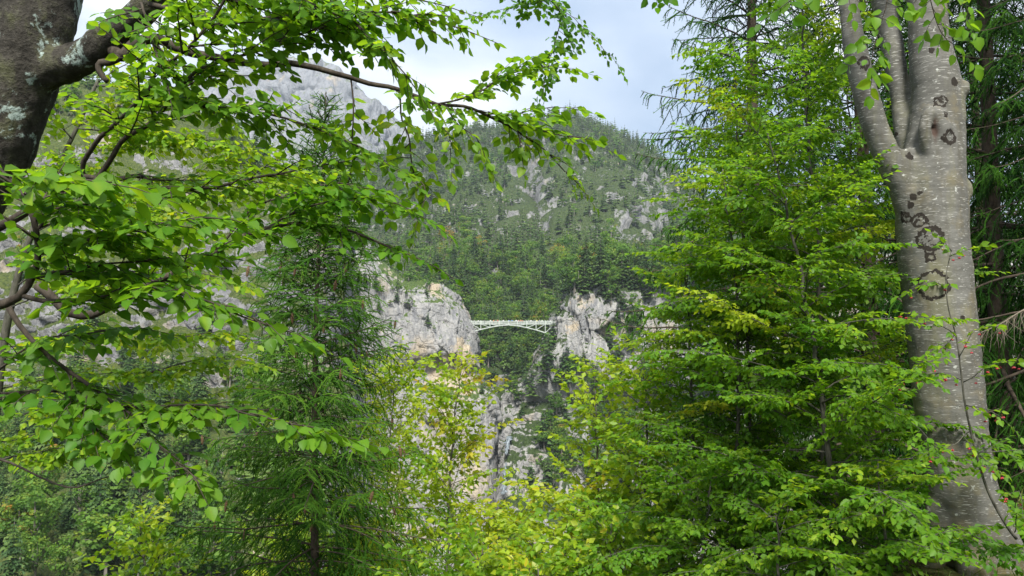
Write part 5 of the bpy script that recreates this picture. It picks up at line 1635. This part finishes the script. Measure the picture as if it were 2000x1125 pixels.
# ------------------------------------------------------------------ spindle shrub with red fruit climbing past the grey trunk
sp = thing("spindle_shrub", "thin spindle shrub with pale green leaves and red fruit before the grey trunk", "shrub")
SPL = Plant(401)
s_ = lambda *a, **k_: guided(SPL, sp, *a, **k_)
main = px_path([(1985, 1052, 5.75), (1965, 1025, 5.72), (1930, 960, 5.7), (1905, 880, 5.7), (1885, 790, 5.7), (1878, 735, 5.7), (1868, 660, 5.7), (1852, 600, 5.7), (1848, 540, 5.7), (1858, 490, 5.7)], .04)
branch_object(sp, main, .011, .003, M_STEM, 7, name="stem")
kw = dict(leaf=.055, tint=.62, jit=.45, mat=M_STEM, spray_l=.16, gap=.09, start=.3, name="twig")
for pts_ in ([(1878, 742, 5.7), (1840, 728, 5.65), (1800, 735, 5.6), (1765, 745, 5.6)], [(1880, 748, 5.7), (1905, 735, 5.6), (1930, 715, 5.5), (1965, 705, 5.45)], [(1884, 790, 5.7), (1920, 798, 5.6), (1950, 812, 5.5), (1970, 828, 5.5)],
             [(1868, 655, 5.7), (1830, 630, 5.6), (1800, 618, 5.6)], [(1866, 650, 5.7), (1840, 680, 5.6), (1815, 700, 5.55), (1790, 715, 5.55)], [(1850, 560, 5.7), (1820, 552, 5.6), (1790, 560, 5.6)], [(1856, 500, 5.7), (1880, 492, 5.65), (1890, 488, 5.65)],
             [(1896, 845, 5.7), (1860, 870, 5.6), (1820, 880, 5.55)], [(1905, 880, 5.7), (1925, 900, 5.6), (1940, 910, 5.55)], [(1858, 490, 5.7), (1850, 480, 5.7)], [(1872, 700, 5.7), (1900, 650, 5.6), (1920, 640, 5.6)], [(1980, 1040, 5.7), (1990, 960, 5.3), (2000, 1010, 5.1)]):
    s_(pts_, .004, .0015, **kw)
pos_ = np.array(SPL.pos)
SPL.finish_twigs(sp, M_STEM)
SPL.finish_leaves(sp, LEAF_MD, "spindle", M_MAPLE, 300, LEAF_HI)
k = NT("red_spindle_fruit")
M_FRUIT = k.done(k.principled(k.ramp(k.noise(k.pos(), 60, 2), [(.3, (.22, .012, .022)), (.7, (.36, .03, .045))]), .4, .4))
def fruit_mesh():
    P_ = []
    for a in range(4):
        c_, s__ = math.cos(a * math.pi / 2), math.sin(a * math.pi / 2)
        P_.append((np.array([[0, 0, 0], [c_ * .5, s__ * .5, -.25], [c_ * .8, s__ * .8, -.7], [c_ * .5, s__ * .5, -1.05]]), np.array([.12, .42, .42, .12])))
    P_.append((np.array([[0, 0, 1.6], [.1, 0, .8], [0, 0, -.1]]), np.array([.05, .05, .08])))
    v, q, t = tube_arrays(P_, 6)
    return make_mesh("fruit", v, t, q, [M_FRUIT], smooth=True)
FRUIT = fruit_mesh()
rf = random.Random(9)
cand = [p for p in pos_ if proj(p)[0][0] > 1740]
for p in rf.sample(cand, min(64, len(cand))):
    o = link("fruit", FRUIT, sp)
    o.location = (p[0], p[1] - .01, p[2] - .035); r_s = rf.uniform(.009, .0125); o.scale = (r_s,) * 3
    o.rotation_euler = (rf.uniform(-.3, .3), rf.uniform(-.3, .3), rf.uniform(0, 1.5))

# ------------------------------------------------------------------ dead twigs, ferns and grass at the right edge
dd = thing("dead_branch", "bare dry spruce branch with fine drooping twigs at the right edge", "branch")
DB = Plant(411)
mp = px_path([(2120, 560, 7.5), (2050, 585, 7.3), (2000, 605, 7.2), (1955, 632, 7.1), (1915, 650, 7.0)], .04)
branch_object(dd, mp, .014, .003, M_DEAD, 6, name="limb")
for i in range(3, len(mp) - 1):
    for _ in range(3):
        d = unit(np.array([-.5 + DB.rg.normal() * .4, DB.rg.normal() * .5, -.7]))
        q = DB.path(mp[i], d, DB.rg.uniform(.12, .34), 5, .5, .15)
        DB.tubes.append((q, np.linspace(.0025, .001, 6)))
DB.finish_twigs(dd, M_DEAD)

def fern(px, py, d, seed, label, n=9, L=.42):
    root = thing("fern", label, "fern")
    pl = Plant(seed); rg = pl.rg
    b = P(px, py, d); b[2] = gz(b[0], b[1]) + .02
    for i in range(n):
        a = 6.28 * i / n + rg.normal() * .2
        q = pl.path(b, np.array([math.cos(a) * .6, math.sin(a) * .6, 1.0]), L * rg.uniform(.7, 1.2), 8, 1.5, .04)
        pl.tubes.append((q, np.linspace(.003, .001, 9)))
        for j in range(1, 9):
            t = unit(q[j] - q[j - 1]); sd = unit(np.cross(t, np.array([0, 0, 1.0]))); n_ = np.cross(sd, t)
            for sg in (-1, 1):
                pl.leaf(q[j], sd * sg + t * .35, n_ + rg.normal(size=3) * .1, .10 * math.sin(math.pi * (j / 9.5) ** .7) + .02, .4 + rg.normal() * .08)
    pl.finish_twigs(root, M_STEM, name="stalks")
    pl.finish_leaves(root, LEAF_MD, "fern", M_MAPLE, 40, name="leaflet", rest="leaflets")
fern(1985, 1010, 7.6, 421, "fern behind the foot of the grey beech at the right edge")
fern(2010, 1040, 6.9, 422, "low fern at the right edge beside the grey beech")
fern(1960, 1120, 5.2, 423, "small fern at the bottom right corner", n=7, L=.25)

rg = np.random.default_rng(431)
N = 9000
gx = rg.uniform(2.0, 9.5, N); gy = rg.uniform(3.5, 12, N)
keep = (vnoise(np.stack([gx, gy, gx * 0], 1) * 1.1, 3) > -.25)
gx, gy = gx[keep], gy[keep]
gp = np.stack([gx, gy, ground_z(gx, gy) - .01], 1)
N = len(gp)
gd_ = np.stack([rg.normal(size=N) * .45, rg.normal(size=N) * .45, np.ones(N)], 1)
BLADE = (np.array([(0, -.035, 0), (0, .035, 0), (.55, -.03, .03), (.55, .03, .03), (1, 0, .16)]), np.array([(0, 1, 3), (0, 3, 2), (2, 3, 4)]))
W, Tt, ti = bake(BLADE, gp, gd_, rg.normal(size=(N, 3)), rg.uniform(.07, .2, N), np.clip(rg.normal(.5, .25, N), 0, 1))
tag(link("grass", make_mesh("grass", W, Tt, None, [M_GRASS], tint=ti)), "thin woodland grass on the bank around the grey beech", "grass", kind="stuff")
# ------------------------------------------------------------------ air
def make_haze():
    lo, hi = np.array([-5200, -60, -140.0]), np.array([5200, 7100, 830.0])
    v = np.array([[x, y, z] for x in (lo[0], hi[0]) for y in (lo[1], hi[1]) for z in (lo[2], hi[2])])
    q = [(0, 1, 3, 2), (4, 6, 7, 5), (0, 4, 5, 1), (2, 3, 7, 6), (0, 2, 6, 4), (1, 5, 7, 3)]
    k = NT("pale_air")
    vol = k.n("VolumePrincipled")
    vol.inputs["Color"].default_value = (0.80, 0.90, 1.0, 1)
    vol.inputs["Density"].default_value = HAZE
    vol.inputs["Anisotropy"].default_value = 0.2
    k.l(vol.outputs[0], k.out.inputs["Volume"])
    o = link("haze", make_mesh("haze", v, None, q, [k.m]))
    tag(o, "thin pale air between the viewpoint and the far mountains", "haze", kind="stuff")
HAZE = 0.00013
make_haze()
print("total", round(time.time() - T0, 1))
